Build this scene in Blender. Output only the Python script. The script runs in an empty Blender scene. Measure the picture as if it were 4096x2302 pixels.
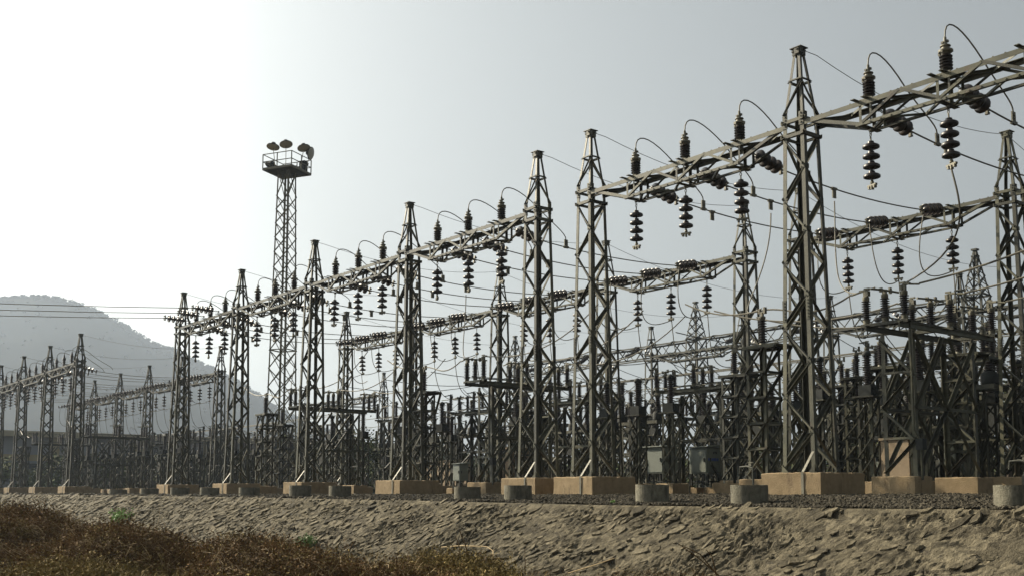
import bpy, math, random
import numpy as np
from mathutils import Vector, Matrix, noise

random.seed(7)
PI = math.pi
V = Vector
scene = bpy.context.scene
col = scene.collection

# ------------------------------------------------------------------ camera
PHI = math.radians(37.7067)
HEAD = V((-math.cos(PHI), math.sin(PHI), 0))
PITCH = math.atan2(465.0, 4287.6)
cam_d = bpy.data.cameras.new('camera')
cam = bpy.data.objects.new('camera', cam_d)
col.objects.link(cam)
cam.location = (10.325, -13.83, 0.055)
look = HEAD * math.cos(PITCH) + V((0, 0, 1)) * math.sin(PITCH)
cam.rotation_euler = look.to_track_quat('-Z', 'Y').to_euler()
cam_d.sensor_width = 36
cam_d.lens = 4287.6 / 4096 * 36
cam_d.shift_y = (1507.7 - 1151) / 4096
cam_d.clip_start = 0.1
cam_d.clip_end = 6000
scene.camera = cam

# ------------------------------------------------------------------ sky and sun
SUN_AZ = math.atan2(-0.31, -0.95)      # direction towards the sun, in the ground plane
SUN_EL = math.radians(31)
sun_vec = V((math.cos(SUN_AZ) * math.cos(SUN_EL), math.sin(SUN_AZ) * math.cos(SUN_EL), math.sin(SUN_EL)))
world = bpy.data.worlds.new('World')
scene.world = world
world.use_nodes = True
wn = world.node_tree
bg = wn.nodes['Background']
sky = wn.nodes.new('ShaderNodeTexSky')
sky.sky_type = 'NISHITA'
sky.sun_disc = False
sky.sun_elevation = SUN_EL
sky.sun_rotation = PI / 2 - SUN_AZ
sky.air_density = 1.0
sky.dust_density = 7.0
sky.ozone_density = 1.0
sky.altitude = 0
hsv = wn.nodes.new('ShaderNodeHueSaturation')
hsv.inputs['Saturation'].default_value = 0.22
wn.links.new(sky.outputs[0], hsv.inputs['Color'])
tint = wn.nodes.new('ShaderNodeMix')
tint.data_type = 'RGBA'
tint.blend_type = 'MULTIPLY'
tint.inputs['Factor'].default_value = 1.0
tint.inputs['B'].default_value = (0.955, 1.0, 0.975, 1)
wn.links.new(hsv.outputs[0], tint.inputs['A'])
wn.links.new(tint.outputs['Result'], bg.inputs[0])
bg.inputs[1].default_value = 0.071
sun_d = bpy.data.lights.new('sun', 'SUN')
sun_d.energy = 4.5
sun_d.angle = math.radians(0.6)
sun_d.color = (1.0, 0.87, 0.66)
sun = bpy.data.objects.new('sun', sun_d)
col.objects.link(sun)
sun.rotation_euler = sun_vec.to_track_quat('Z', 'Y').to_euler()
scene.view_settings.view_transform = 'Standard'
scene.view_settings.look = 'None'
scene.view_settings.exposure = 1.0
scene.view_settings.gamma = 1.0
scene.view_settings.use_curve_mapping = False
scene.cycles.max_bounces = 5
scene.cycles.volume_bounces = 0

# ------------------------------------------------------------------ materials
def mat(name, c1, c2=None, scale=6.0, rough=0.7, metal=0.0, bump=0.0, bscale=40.0, c3=None, s3=1.5, t3=(0.5, 0.62), spec=0.5, objvar=0.0, detail=6, cells=0.0, streak=0.0):
    m = bpy.data.materials.new(name)
    m.use_nodes = True
    nt = m.node_tree
    N, L = nt.nodes, nt.links
    b = N['Principled BSDF']
    b.inputs['Roughness'].default_value = rough
    b.inputs['Metallic'].default_value = metal
    b.inputs['Specular IOR Level'].default_value = spec
    tc = N.new('ShaderNodeTexCoord')
    geo = N.new('ShaderNodeNewGeometry')
    no = N.new('ShaderNodeTexNoise')
    no.inputs['Scale'].default_value = scale
    no.inputs['Detail'].default_value = detail
    no.inputs['Roughness'].default_value = 0.65
    L.new(geo.outputs['Position'], no.inputs['Vector'])
    r = N.new('ShaderNodeValToRGB')
    r.color_ramp.elements[0].position = 0.33
    r.color_ramp.elements[1].position = 0.68
    r.color_ramp.elements[0].color = (*c1, 1)
    r.color_ramp.elements[1].color = (*(c2 or c1), 1)
    L.new(no.outputs['Fac'], r.inputs['Fac'])
    out = r.outputs['Color']
    if c3:
        n3 = N.new('ShaderNodeTexNoise')
        n3.inputs['Scale'].default_value = s3
        n3.inputs['Detail'].default_value = 8
        n3.inputs['Roughness'].default_value = 0.75
        if streak:
            mps = N.new('ShaderNodeMapping'); mps.inputs['Scale'].default_value = (1, 1, streak)
            L.new(geo.outputs['Position'], mps.inputs['Vector']); L.new(mps.outputs['Vector'], n3.inputs['Vector'])
        else:
            L.new(geo.outputs['Position'], n3.inputs['Vector'])
        mr = N.new('ShaderNodeMapRange')
        mr.inputs['From Min'].default_value = t3[0]
        mr.inputs['From Max'].default_value = t3[1]
        L.new(n3.outputs['Fac'], mr.inputs['Value'])
        mx = N.new('ShaderNodeMix')
        mx.data_type = 'RGBA'
        L.new(mr.outputs['Result'], mx.inputs['Factor'])
        L.new(out, mx.inputs['A'])
        mx.inputs['B'].default_value = (*c3, 1)
        out = mx.outputs['Result']
    if cells:
        mp = N.new('ShaderNodeMapping')
        mp.inputs['Rotation'].default_value = (math.atan(0.62) * -1, 0, math.radians(-60))
        mp.inputs['Scale'].default_value = (0.55, 1.5, 1.0)
        vo = N.new('ShaderNodeTexVoronoi')
        vo.inputs['Scale'].default_value = cells
        nv = N.new('ShaderNodeTexNoise'); nv.inputs['Scale'].default_value = 5.0; nv.inputs['Detail'].default_value = 4
        ad = N.new('ShaderNodeMix'); ad.data_type = 'RGBA'; ad.inputs['Factor'].default_value = 0.12
        L.new(geo.outputs['Position'], nv.inputs['Vector'])
        L.new(geo.outputs['Position'], ad.inputs['A']); L.new(nv.outputs['Color'], ad.inputs['B'])
        L.new(ad.outputs['Result'], mp.inputs['Vector'])
        L.new(mp.outputs['Vector'], vo.inputs['Vector'])
        sp = N.new('ShaderNodeSeparateColor'); L.new(vo.outputs['Color'], sp.inputs[0])
        mrc = N.new('ShaderNodeMapRange'); mrc.inputs['To Min'].default_value = 0.65; mrc.inputs['To Max'].default_value = 1.5
        L.new(sp.outputs[0], mrc.inputs['Value'])
        hc = N.new('ShaderNodeHueSaturation'); L.new(mrc.outputs['Result'], hc.inputs['Value']); L.new(out, hc.inputs['Color'])
        out = hc.outputs['Color']
    if objvar:
        oi = N.new('ShaderNodeObjectInfo')
        mr2 = N.new('ShaderNodeMapRange')
        mr2.inputs['To Min'].default_value = 1 - objvar
        mr2.inputs['To Max'].default_value = 1 + objvar
        L.new(oi.outputs['Random'], mr2.inputs['Value'])
        hs = N.new('ShaderNodeHueSaturation')
        L.new(mr2.outputs['Result'], hs.inputs['Value'])
        L.new(out, hs.inputs['Color'])
        out = hs.outputs['Color']
    L.new(out, b.inputs['Base Color'])
    if bump:
        nb = N.new('ShaderNodeTexNoise')
        nb.inputs['Scale'].default_value = bscale
        nb.inputs['Detail'].default_value = 5
        L.new(geo.outputs['Position'], nb.inputs['Vector'])
        bp = N.new('ShaderNodeBump')
        bp.inputs['Strength'].default_value = bump
        bp.inputs['Distance'].default_value = 0.02
        L.new(nb.outputs['Fac'], bp.inputs['Height'])
        L.new(bp.outputs['Normal'], b.inputs['Normal'])
    return m

M_STEEL = mat('galvanised_steel', (0.029, 0.031, 0.021), (0.072, 0.070, 0.043), 5.0, 0.5, 0.05, 0.15, 60, c3=(0.05, 0.036, 0.022), s3=3.0, t3=(0.56, 0.68), objvar=0.5, spec=0.3)  # wide per-object tone spread brightens some braces, imitating sunlit streaks in colour
M_FARSTEEL = mat('dull_steel', (0.019, 0.022, 0.016), (0.044, 0.045, 0.030), 4.0, 0.7, 0.0, objvar=0.2)
M_PALESTEEL = mat('haze_paled_steel', (0.12, 0.115, 0.082), (0.19, 0.18, 0.13), 4.0, 0.6, 0.0, spec=0.3, objvar=0.25)  # mast steel coloured paler to imitate the hazy glow around it
M_PORC = mat('brown_glazed_porcelain', (0.010, 0.007, 0.006), (0.024, 0.016, 0.012), 10, 0.38, 0.0, objvar=0.2)
M_CAP = mat('cast_fitting', (0.07, 0.066, 0.046), (0.15, 0.14, 0.095), 22, 0.6, 0.1, 0.2, 80, objvar=0.15)
M_CABLE = mat('stranded_aluminium', (0.075, 0.07, 0.052), (0.13, 0.12, 0.088), 20, 0.6, 0.1, 0.3, 200)
M_PLINTH = mat('ochre_plaster', (0.21, 0.155, 0.088), (0.285, 0.215, 0.128), 7, 0.9, 0, 0.55, 55, streak=0.3, c3=(0.11, 0.08, 0.05), s3=6.0, t3=(0.56, 0.70), objvar=0.08, spec=0.2)
M_WALL = mat('tan_brick_plaster', (0.20, 0.15, 0.095), (0.26, 0.20, 0.13), 5, 0.9, 0, 0.3, 30, c3=(0.3, 0.2, 0.12), s3=3, t3=(0.6, 0.72))
M_RING = mat('bare_concrete', (0.10, 0.094, 0.070), (0.185, 0.172, 0.128), 9, 0.9, 0, 0.6, 60, streak=0.3, c3=(0.05, 0.047, 0.037), s3=8, t3=(0.50, 0.66), objvar=0.2, spec=0.2)
M_GRAVEL = mat('dark_gravel', (0.024, 0.020, 0.014), (0.082, 0.072, 0.051), 30, 0.9, 0, 0.4, 120, objvar=0.35, spec=0.15)
M_YARD = mat('gravel_bed', (0.012, 0.011, 0.009), (0.04, 0.038, 0.030), 26, 0.95, 0, 1.0, 45, spec=0.1)
M_MORTAR = mat('mortared_slope', (0.038, 0.033, 0.022), (0.130, 0.112, 0.076), 10, 0.95, 0, 0.9, 60, c3=(0.03, 0.026, 0.02), s3=6.5, t3=(0.56, 0.66), cells=7.0, spec=0.15)
M_STONE = mat('pitching_stone', (0.044, 0.038, 0.025), (0.135, 0.116, 0.078), 12, 0.9, 0, 0.8, 40, c3=(0.035, 0.031, 0.024), s3=14, t3=(0.56, 0.68), objvar=0.5, spec=0.15)
M_GREY = mat('grey_enamel', (0.12, 0.138, 0.115), (0.15, 0.17, 0.142), 3, 0.6, 0.0, 0.05, 30, c3=(0.12, 0.12, 0.10), s3=4, t3=(0.62, 0.8), objvar=0.08)
M_BLUE = mat('blue_lettering', (0.03, 0.07, 0.28), (0.04, 0.09, 0.34), 4, 0.5)
M_DARK = mat('dark_enamel', (0.018, 0.021, 0.02), (0.035, 0.038, 0.036), 5, 0.7, spec=0.15, objvar=0.2)
M_EARTH = mat('dry_earth', (0.055, 0.036, 0.02), (0.12, 0.085, 0.05), 3, 1.0, 0, 0.8, 12, spec=0.05)
M_TWIG = mat('dead_bramble', (0.050, 0.032, 0.014), (0.150, 0.088, 0.036), 1.3, 0.9, objvar=0.45, spec=0.1)
M_STRAW = mat('dry_straw', (0.28, 0.2, 0.10), (0.42, 0.32, 0.17), 2, 0.85, objvar=0.3)
M_OLIVE = mat('olive_scrub', (0.10, 0.08, 0.028), (0.21, 0.155, 0.058), 1.5, 0.9, objvar=0.4, spec=0.1)
M_LEAF = mat('green_leaf', (0.10, 0.20, 0.03), (0.16, 0.30, 0.05), 3, 0.6, objvar=0.4)
M_HILL = mat('dry_hillside', (0.014, 0.016, 0.015), (0.022, 0.023, 0.019), 0.02, 1.0, spec=0.0)
M_HILLWOOD = mat('hill_foliage', (0.016, 0.018, 0.013), (0.028, 0.029, 0.020), 0.1, 1.0, spec=0.0, objvar=0.3)
M_TREE = mat('tree_foliage', (0.035, 0.05, 0.02), (0.075, 0.085, 0.04), 0.8, 0.9, objvar=0.4, spec=0.1)
M_BARK = mat('tree_bark', (0.06, 0.045, 0.032), (0.11, 0.085, 0.06), 5, 0.95, objvar=0.2)
M_CREAM = mat('cream_wall_paint', (0.26, 0.23, 0.165), (0.32, 0.29, 0.21), 0.6, 0.9, c3=(0.36, 0.3, 0.2), s3=0.5, t3=(0.6, 0.75))
M_PALE = mat('pale_blue_grey_paint', (0.17, 0.175, 0.19), (0.20, 0.21, 0.22), 0.7, 0.9)
M_YEL = mat('yellow_column_paint', (0.22, 0.185, 0.11), (0.26, 0.22, 0.13), 0.8, 0.9)
M_LENS = mat('floodlight_glass', (0.30, 0.28, 0.23), (0.42, 0.39, 0.32), 9, 0.4)
M_GLASS = mat('dark_window_glass', (0.02, 0.025, 0.03), (0.03, 0.035, 0.04), 2, 0.12)
M_WHITE = mat('pale_cloth', (0.6, 0.58, 0.54), (0.75, 0.73, 0.7), 8, 0.9)

# ------------------------------------------------------------------ mesh building
class MB:
    def __init__(s):
        s.v, s.f, s.smooth = [], [], False

    def add(s, vs, fs):
        o = len(s.v)
        s.v += [tuple(p) for p in vs]
        s.f += [tuple(i + o for i in f) for f in fs]
        return s

    def box(s, c, size, rot=None):
        x, y, z = (k / 2 for k in size)
        vs = [V(p) for p in ((-x, -y, -z), (x, -y, -z), (x, y, -z), (-x, y, -z), (-x, -y, z), (x, -y, z), (x, y, z), (-x, y, z))]
        if rot is not None:
            vs = [rot @ p for p in vs]
        c = V(c)
        return s.add([p + c for p in vs], [(3, 2, 1, 0), (4, 5, 6, 7), (0, 1, 5, 4), (1, 2, 6, 5), (2, 3, 7, 6), (3, 0, 4, 7)])

    def angle(s, p, q, w, t, u, v):
        """steel angle (L section) from p to q; u, v = directions of the two flanges"""
        p, q = V(p), V(q)
        a = (q - p).normalized()
        u = V(u); u = (u - a * u.dot(a)).normalized()
        v = V(v); v = (v - a * v.dot(a) - u * v.dot(u)).normalized()
        pr = [(0, 0), (w, 0), (w, t), (t, t), (t, w), (0, w)]
        vs = [e + u * i + v * j for e in (p, q) for i, j in pr]
        fs = [(i, (i + 1) % 6, 6 + (i + 1) % 6, 6 + i) for i in range(6)]
        fs += [(5, 4, 3, 0), (3, 2, 1, 0), (6, 9, 10, 11), (6, 7, 8, 9)]
        return s.add(vs, fs)

    def bar(s, p, q, w, t, u):
        p, q = V(p), V(q)
        a = (q - p).normalized()
        u = V(u); u = (u - a * u.dot(a)).normalized()
        v = a.cross(u)
        vs = [e + u * i + v * j for e in (p, q) for i, j in ((-w / 2, -t / 2), (w / 2, -t / 2), (w / 2, t / 2), (-w / 2, t / 2))]
        return s.add(vs, [(0, 1, 5, 4), (1, 2, 6, 5), (2, 3, 7, 6), (3, 0, 4, 7), (3, 2, 1, 0), (4, 5, 6, 7)])

    def tube(s, pts, r, n=6):
        pts = [V(p) for p in pts]
        o = len(s.v)
        prev = None
        m = len(pts)
        rr = r if isinstance(r, (list, tuple)) else [r] * m
        for i, p in enumerate(pts):
            a = (pts[min(i + 1, m - 1)] - pts[max(i - 1, 0)]).normalized()
            if prev is None:
                u = a.orthogonal().normalized()
            else:
                u = (prev - a * prev.dot(a)).normalized()
            prev = u
            w = a.cross(u)
            for k in range(n):
                g = 2 * PI * k / n
                s.v.append(tuple(p + (u * math.cos(g) + w * math.sin(g)) * rr[i]))
        for i in range(m - 1):
            for k in range(n):
                s.f.append((o + i * n + k, o + i * n + (k + 1) % n, o + (i + 1) * n + (k + 1) % n, o + (i + 1) * n + k))
        s.f.append(tuple(o + k for k in reversed(range(n))))
        s.f.append(tuple(o + (m - 1) * n + k for k in range(n)))
        return s

    def lathe(s, prof, n=14, c=(0, 0, 0), M=None):
        """prof: (radius, z) list"""
        o = len(s.v)
        c = V(c)
        for r, z in prof:
            for k in range(n):
                g = 2 * PI * k / n
                p = V((r * math.cos(g), r * math.sin(g), z))
                if M is not None:
                    p = M @ p
                s.v.append(tuple(p + c))
        m = len(prof)
        for i in range(m - 1):
            for k in range(n):
                s.f.append((o + i * n + k, o + i * n + (k + 1) % n, o + (i + 1) * n + (k + 1) % n, o + (i + 1) * n + k))
        s.f.append(tuple(o + k for k in reversed(range(n))))
        s.f.append(tuple(o + (m - 1) * n + k for k in range(n)))
        return s

    def mesh(s, name, m, smooth=None):
        me = bpy.data.meshes.new(name)
        me.from_pydata(s.v, [], s.f)
        me.materials.append(m)
        if smooth if smooth is not None else s.smooth:
            me.shade_smooth()
            me.set_sharp_from_angle(angle=math.radians(48))
        me.update()
        return me

    def build(s, name, m, parent=None, smooth=False, loc=None):
        o = bpy.data.objects.new(name, s.mesh(name, m, smooth))
        col.objects.link(o)
        if parent is not None:
            o.parent = parent
        if loc is not None:
            o.location = loc
        return o

def inst(name, me, parent=None, loc=None, rot=None):
    o = bpy.data.objects.new(name, me)
    col.objects.link(o)
    if parent is not None:
        o.parent = parent
    if loc is not None:
        o.location = loc
    if rot is not None:
        o.rotation_euler = rot
    return o

def tag(o, label=None, cat=None, group=None, kind=None):
    for k, x in (('label', label), ('category', cat), ('group', group), ('kind', kind)):
        if x:
            o[k] = x
    return o

def empty(name, loc=(0, 0, 0), rz=0.0):
    o = bpy.data.objects.new(name, None)
    col.objects.link(o)
    o.location = loc
    o.rotation_euler = (0, 0, rz)
    o.empty_display_size = 0.2
    return o

KIDS = {}
def copy_tree(o, parent=None):
    c = o.copy()
    col.objects.link(c)
    c.parent = parent
    if o.name not in KIDS:
        KIDS[o.name] = list(o.children)
    for ch in KIDS[o.name]:
        copy_tree(ch, c)
    return c

class Proto:
    """first use hands out the prototype itself, later uses copy it with its parts"""
    def __init__(s, root):
        s.root, s.used = root, False

    def place(s, loc, rot=(0, 0, 0), label=None, cat=None, group=None):
        o = copy_tree(s.root) if s.used else s.root
        if not s.used:
            KIDS[s.root.name] = list(s.root.children)
        s.used = True
        o.location = loc
        o.rotation_euler = rot
        tag(o, label, cat, group)
        return o

ORD = ['zeroth', 'first', 'second', 'third', 'fourth', 'fifth', 'sixth', 'seventh', 'eighth', 'ninth', 'tenth', 'eleventh', 'twelfth', 'thirteenth', 'fourteenth', 'fifteenth', 'sixteenth']

# ------------------------------------------------------------------ ground shapes
def smooth(t):
    t = max(0.0, min(1.0, t))
    return t * t * (3 - 2 * t)

EX = [-400, -60, -30, -15, -6, -1, 3, 12, 60]
EZ = [0.03, 0.035, 0.03, -0.015, -0.06, -0.10, -0.105, -0.08, -0.08]
EDGE_Y = -3.6
def edge_z(x):
    return float(np.interp(x, EX, EZ))
def yard_z(x, y):
    t = smooth((y - EDGE_Y) / 2.9)
    return edge_z(x) * (1 - t) + 0.015 * t
LOW = -1.75
SL = 0.62
MOUNDS = [(-6.6, -9.9, 3.0, 1.7, 1.50), (-4.0, -9.3, 2.6, 1.5, 1.28), (-2.1, -8.2, 2.0, 1.35, 1.12), (-0.4, -8.4, 1.5, 1.2, 1.06), (0.3, -7.7, 1.1, 0.9, 0.92),
          (-11.0, -10.4, 5, 2.0, 1.4), (1.4, -7.4, 1.6, 0.9, 0.90), (2.4, -8.2, 1.6, 1.1, 0.84), (-1.0, -10.6, 2.5, 1.4, 0.95), (-3.5, -12.0, 3.0, 1.6, 1.0), (-20, -11.5, 8, 2.5, 1.3),
          (1.3, -9.8, 2.0, 1.3, 0.80), (4.4, -9.0, 1.6, 1.2, 0.55), (-.2, -6.5, 1.3, .8, .95)]
def low_z(x, y):
    z = LOW
    for mx, my, rx, ry, h in MOUNDS:
        q = ((x - mx) / rx) ** 2 + ((y - my) / ry) ** 2
        z = max(z, LOW + h * math.exp(-q * 0.9))
    z += 0.12 * noise.noise((x * 0.9, y * 0.9, 3.3)) + 0.10 * noise.noise((x * 2.3, y * 2.3, 8.1))
    return z
def slope_z(x, y):
    return edge_z(x) + (y - EDGE_Y) * SL

def grid_obj(name, xs, ys, fz, m, kind='structure', disp=None, smooth_=True):
    vs, fs = [], []
    nx, ny = len(xs), len(ys)
    for j, y in enumerate(ys):
        for i, x in enumerate(xs):
            vs.append((x, y, fz(x, y)))
    for j in range(ny - 1):
        for i in range(nx - 1):
            a = j * nx + i
            fs.append((a, a + 1, a + nx + 1, a + nx))
    me = bpy.data.meshes.new(name)
    me.from_pydata(vs, [], fs)
    me.materials.append(m)
    if smooth_:
        me.shade_smooth()
    o = bpy.data.objects.new(name, me)
    col.objects.link(o)
    o['kind'] = kind
    return o

def lin(a, b, step):
    n = max(1, int(round((b - a) / step)))
    return [a + (b - a) * i / n for i in range(n + 1)]

# yard (gravel bed), one sheet to the horizon
yx = [-1500, -1100, -700, -400, -200] + lin(-100, -30, 2.0) + lin(-29, 12, 0.5) + [20, 60, 200, 600]
yy = lin(EDGE_Y, 0, 0.3) + lin(1, 10, 1.0) + [15, 25, 50, 100, 250, 600, 1000, 1500]
def yardf(x, y):
    z = yard_z(x, y)
    if -35 < x < 12 and y < 8:
        z += 0.02 * noise.noise((x * 1.3, y * 1.3, 0))
    return z
grid_obj('gravel_ground', yx, yy, yardf, M_YARD)

# sloping stone-pitched bank
CA, SA = math.cos(math.radians(58)), math.sin(math.radians(58))
def plates(x, y, k, seed):
    """height of a rubble facing: tilted plates with cracks between them"""
    s_ = y * 1.18
    wx = 0.06 * noise.noise((x * 4, s_ * 4, seed)); wy = 0.06 * noise.noise((x * 4, s_ * 4, seed + 9))
    u = ((x + wx) * CA + (s_ + wy) * SA) * 4.2 * k
    v = (-(x + wx) * SA + (s_ + wy) * CA) * 10.5 * k
    d, p = noise.voronoi((u, v, seed))
    cr = d[1] - d[0]
    q = p[0]
    h1 = noise.cell((q.x * 37.1, q.y * 17.3, 1.0)); h2 = noise.cell((q.x * 11.7, q.y * 53.9, 2.0)); h3 = noise.cell((q.x * 71.3, q.y * 29.1, 3.0))
    h = h1 * 0.030 + (u - q.x) * h2 * 0.020 + (v - q.y) * (0.010 + h3 * 0.035)
    return (h - 0.040 * max(0.0, 1 - cr / 0.26)) / k
def slopef(x, y):
    z = slope_z(x, y)
    f = noise.fractal((x * 3.2 + y * 2.0, y * 6.5 - x * 1.5, 1.0), 0.8, 2.1, 4)
    e = smooth((EDGE_Y - y) / 0.12)
    pm = 0.35 + 1.3 * smooth(0.5 + 1.1 * noise.noise((x * .8, y * 1.3, 12.0)))
    pit = max(0.0, noise.noise((x * 3.1 + 7, y * 5.0, 6)) - 0.36) * 0.22
    return z + (0.020 * f + plates(x, y, 1.0, 4.0) * 0.52 * pm + 0.55 * pm * plates(x, y, 2.1, 11.0) - 0.004 - pit) * e
sx_ = [-400, -200, -120, -80, -60, -50] + lin(-44, -20, 0.16) + lin(-19.9, -6, 0.06) + lin(-5.976, 8.2, 0.024) + lin(8.5, 14, 0.5) + [25, 60]
sy_ = lin(-6.9, -5.9, 0.1) + lin(-5.87, EDGE_Y, 0.026)
bank = grid_obj('embankment_slope', sx_, sy_, slopef, M_MORTAR, smooth_=False)

# lower ground
lx = [-400, -200, -100, -60] + lin(-40, -14, 1.0) + lin(-13.5, 12, 0.22) + [14, 20, 40, 80]
ly = [-300, -100, -60, -40, -30, -22, -18] + lin(-16, -6.2, 0.2)
grid_obj('lower_ground', lx, ly, low_z, M_EARTH)

# ------------------------------------------------------------------ bank stones
def slab_mesh(name, rng, L, W, T, m):
    """irregular split slab, long axis = x"""
    n = rng.choice((4, 5, 6, 7, 8))
    b = MB()
    top, bot = [], []
    for k in range(n):
        g = 2 * PI * (k + rng.uniform(-0.3, 0.3)) / n
        rr = rng.uniform(0.62, 1.15)
        x = math.cos(g) * L / 2 * rr
        y = math.sin(g) * W / 2 * rr
        top.append((x * 0.86, y * 0.86, T * rng.uniform(0.55, 1.1)))
        bot.append((x, y, -T))
    b.add(bot + top, [tuple(range(n, 2 * n))] + [(k, (k + 1) % n, n + (k + 1) % n, n + k) for k in range(n)])
    return b

rng = random.Random(11)
ROTS = Matrix.Rotation(math.atan(SL), 4, 'X')
cells = []
x = -42.0
while x < 9.0:
    big = 1.0 + max(0, (-x - 6)) * 0.02
    y = 0.05
    while y < 3.4:
        cells.append((x + rng.uniform(-0.04, 0.04), y + rng.uniform(-0.06, 0.06), big))
        y += 0.13 * big
    x += 0.082 * big
camxy = V((cam.location.x, cam.location.y))
slabs = []
for cx, s, big in cells:
    yw = EDGE_Y - s * math.cos(math.atan(SL))
    if rng.random() < (0.66 if cx > -4 else 0.42 if cx > -9 else 0.25) + 0.7 * max(0, noise.noise((cx * .9, s * 1.6, 2.2))):
        continue
    dist = (V((cx, yw)) - camxy).length
    zw = slope_z(cx, yw)
    L = rng.choice((0.07, 0.08, 0.10, 0.11, 0.13, 0.15, 0.20, 0.30)) * rng.uniform(0.8, 1.25) * big
    W = L * rng.uniform(0.28, 0.62)
    T = rng.uniform(0.004, 0.015) * big
    ang = math.radians(62 - min(10, cx + 8 if cx > -8 else 0) + (8 if cx < -6 else 0) + rng.gauss(0, 22))
    tilt = Matrix.Rotation(rng.gauss(0.05, 0.13), 4, 'Y') @ Matrix.Rotation(rng.gauss(0.10, 0.17), 4, 'X')
    R = ROTS @ Matrix.Rotation(ang, 4, 'Z') @ tilt
    vis = (V((cx, yw, zw)) - cam.location)
    dep = vis.x * HEAD.x + vis.y * HEAD.y
    inview = dep > 5 and abs((vis.x * HEAD.y - vis.y * HEAD.x) / dep) < 0.49 and zw > 0.055 - dep * 0.083
    slabs.append((L / dist if inview else -1.0, cx, yw, zw, L, W, T, R))
slabs.sort(key=lambda t: -t[0])
protos = [slab_mesh('stone', random.Random(100 + i), 1, 1, 1, M_STONE) for i in range(14)]
proto_me = [p.mesh('stone', M_STONE) for p in protos]
rest = MB()
for i, (key, cx, yw, zw, L, W, T, R) in enumerate(slabs):
    if i < 300 and key > 0:
        o = inst('stone', proto_me[i % 14], bank)
        o.matrix_world = Matrix.Translation((cx, yw, zw + 0.004)) @ R @ Matrix.Diagonal((L, W, T, 1))
    else:
        P = protos[i % 14]
        A = Matrix.Translation((cx, yw, zw + 0.002)) @ R @ Matrix.Diagonal((L, W, T, 1))
        rest.add([A @ V(p) for p in P.v], P.f)
o = rest.build('stone_pitching', M_STONE, bank)
o['kind'] = 'stuff'

# ------------------------------------------------------------------ scatter helper (geometry nodes, for uncountable stuff only)
def scatter(name, pts, rots, scales, src_meshes, label, cat, kind='stuff'):
    """one object per source mesh would be many; points carry an index into a hidden-less collection-free join switch"""
    me = bpy.data.meshes.new(name)
    me.from_pydata([tuple(p) for p in pts], [], [])
    n = len(pts)
    a = me.attributes.new('rot', 'FLOAT_VECTOR', 'POINT')
    a.data.foreach_set('vector', np.array(rots, dtype=np.float32).ravel())
    a = me.attributes.new('scl', 'FLOAT_VECTOR', 'POINT')
    a.data.foreach_set('vector', np.array(scales, dtype=np.float32).ravel())
    a = me.attributes.new('pick', 'INT', 'POINT')
    a.data.foreach_set('value', np.array([random.randrange(len(src_meshes)) for _ in range(n)], dtype=np.int32))
    o = bpy.data.objects.new(name, me)
    col.objects.link(o)
    ng = bpy.data.node_groups.new(name + '_nodes', 'GeometryNodeTree')
    ng.interface.new_socket('Geometry', in_out='INPUT', socket_type='NodeSocketGeometry')
    ng.interface.new_socket('Geometry', in_out='OUTPUT', socket_type='NodeSocketGeometry')
    gi = ng.nodes.new('NodeGroupInput'); go = ng.nodes.new('NodeGroupOutput')
    iop = ng.nodes.new('GeometryNodeInstanceOnPoints')
    g2i = ng.nodes.new('GeometryNodeGeometryToInstance')
    for sm in reversed(src_meshes):
        so = bpy.data.objects.new(name + '_source', sm)   # never linked to the scene: only a source of shape
        oi = ng.nodes.new('GeometryNodeObjectInfo')
        oi.inputs['Object'].default_value = so
        ng.links.new(oi.outputs['Geometry'], g2i.inputs[0])
    def attr(nm, dt):
        x_ = ng.nodes.new('GeometryNodeInputNamedAttribute')
        x_.data_type = dt
        x_.inputs['Name'].default_value = nm
        return x_.outputs['Attribute']
    e2r = ng.nodes.new('FunctionNodeEulerToRotation')
    ng.links.new(attr('rot', 'FLOAT_VECTOR'), e2r.inputs[0])
    L = ng.links
    L.new(gi.outputs[0], iop.inputs['Points'])
    L.new(g2i.outputs[0], iop.inputs['Instance'])
    iop.inputs['Pick Instance'].default_value = True
    L.new(attr('pick', 'INT'), iop.inputs['Instance Index'])
    L.new(e2r.outputs[0], iop.inputs['Rotation'])
    L.new(attr('scl', 'FLOAT_VECTOR'), iop.inputs['Scale'])
    L.new(iop.outputs[0], go.inputs[0])
    md = o.modifiers.new('scatter', 'NODES')
    md.node_group = ng
    tag(o, label, cat, kind=kind)
    return o

# gravel
def pebble(seed):
    r = random.Random(seed)
    b = MB()
    n = 6
    rings = [(0.55, -0.4), (1.0, 0.0), (0.62, 0.42)]
    vs = []
    for rr, z in rings:
        for k in range(n):
            g = 2 * PI * k / n + r.uniform(-.25, .25)
            q = rr * r.uniform(0.75, 1.15)
            vs.append((math.cos(g) * q, math.sin(g) * q * 0.8, z + r.uniform(-0.18, 0.18)))
    fs = []
    for i in range(2):
        for k in range(n):
            fs.append((i * n + k, i * n + (k + 1) % n, (i + 1) * n + (k + 1) % n, (i + 1) * n + k))
    fs.append(tuple(range(2 * n, 3 * n)))
    b.add(vs, fs)
    return b.mesh('pebble', M_GRAVEL)
rg = random.Random(5)
pts, rots, scl = [], [], []
def put(x, y, z, s):
    pts.append((x, y, z))
    rots.append((rg.uniform(-.9, .9), rg.uniform(-.9, .9), rg.uniform(0, 6.28)))
    scl.append((s * rg.uniform(.7, 1.3), s * rg.uniform(.7, 1.3), s * rg.uniform(.6, 1.1)))
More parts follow.
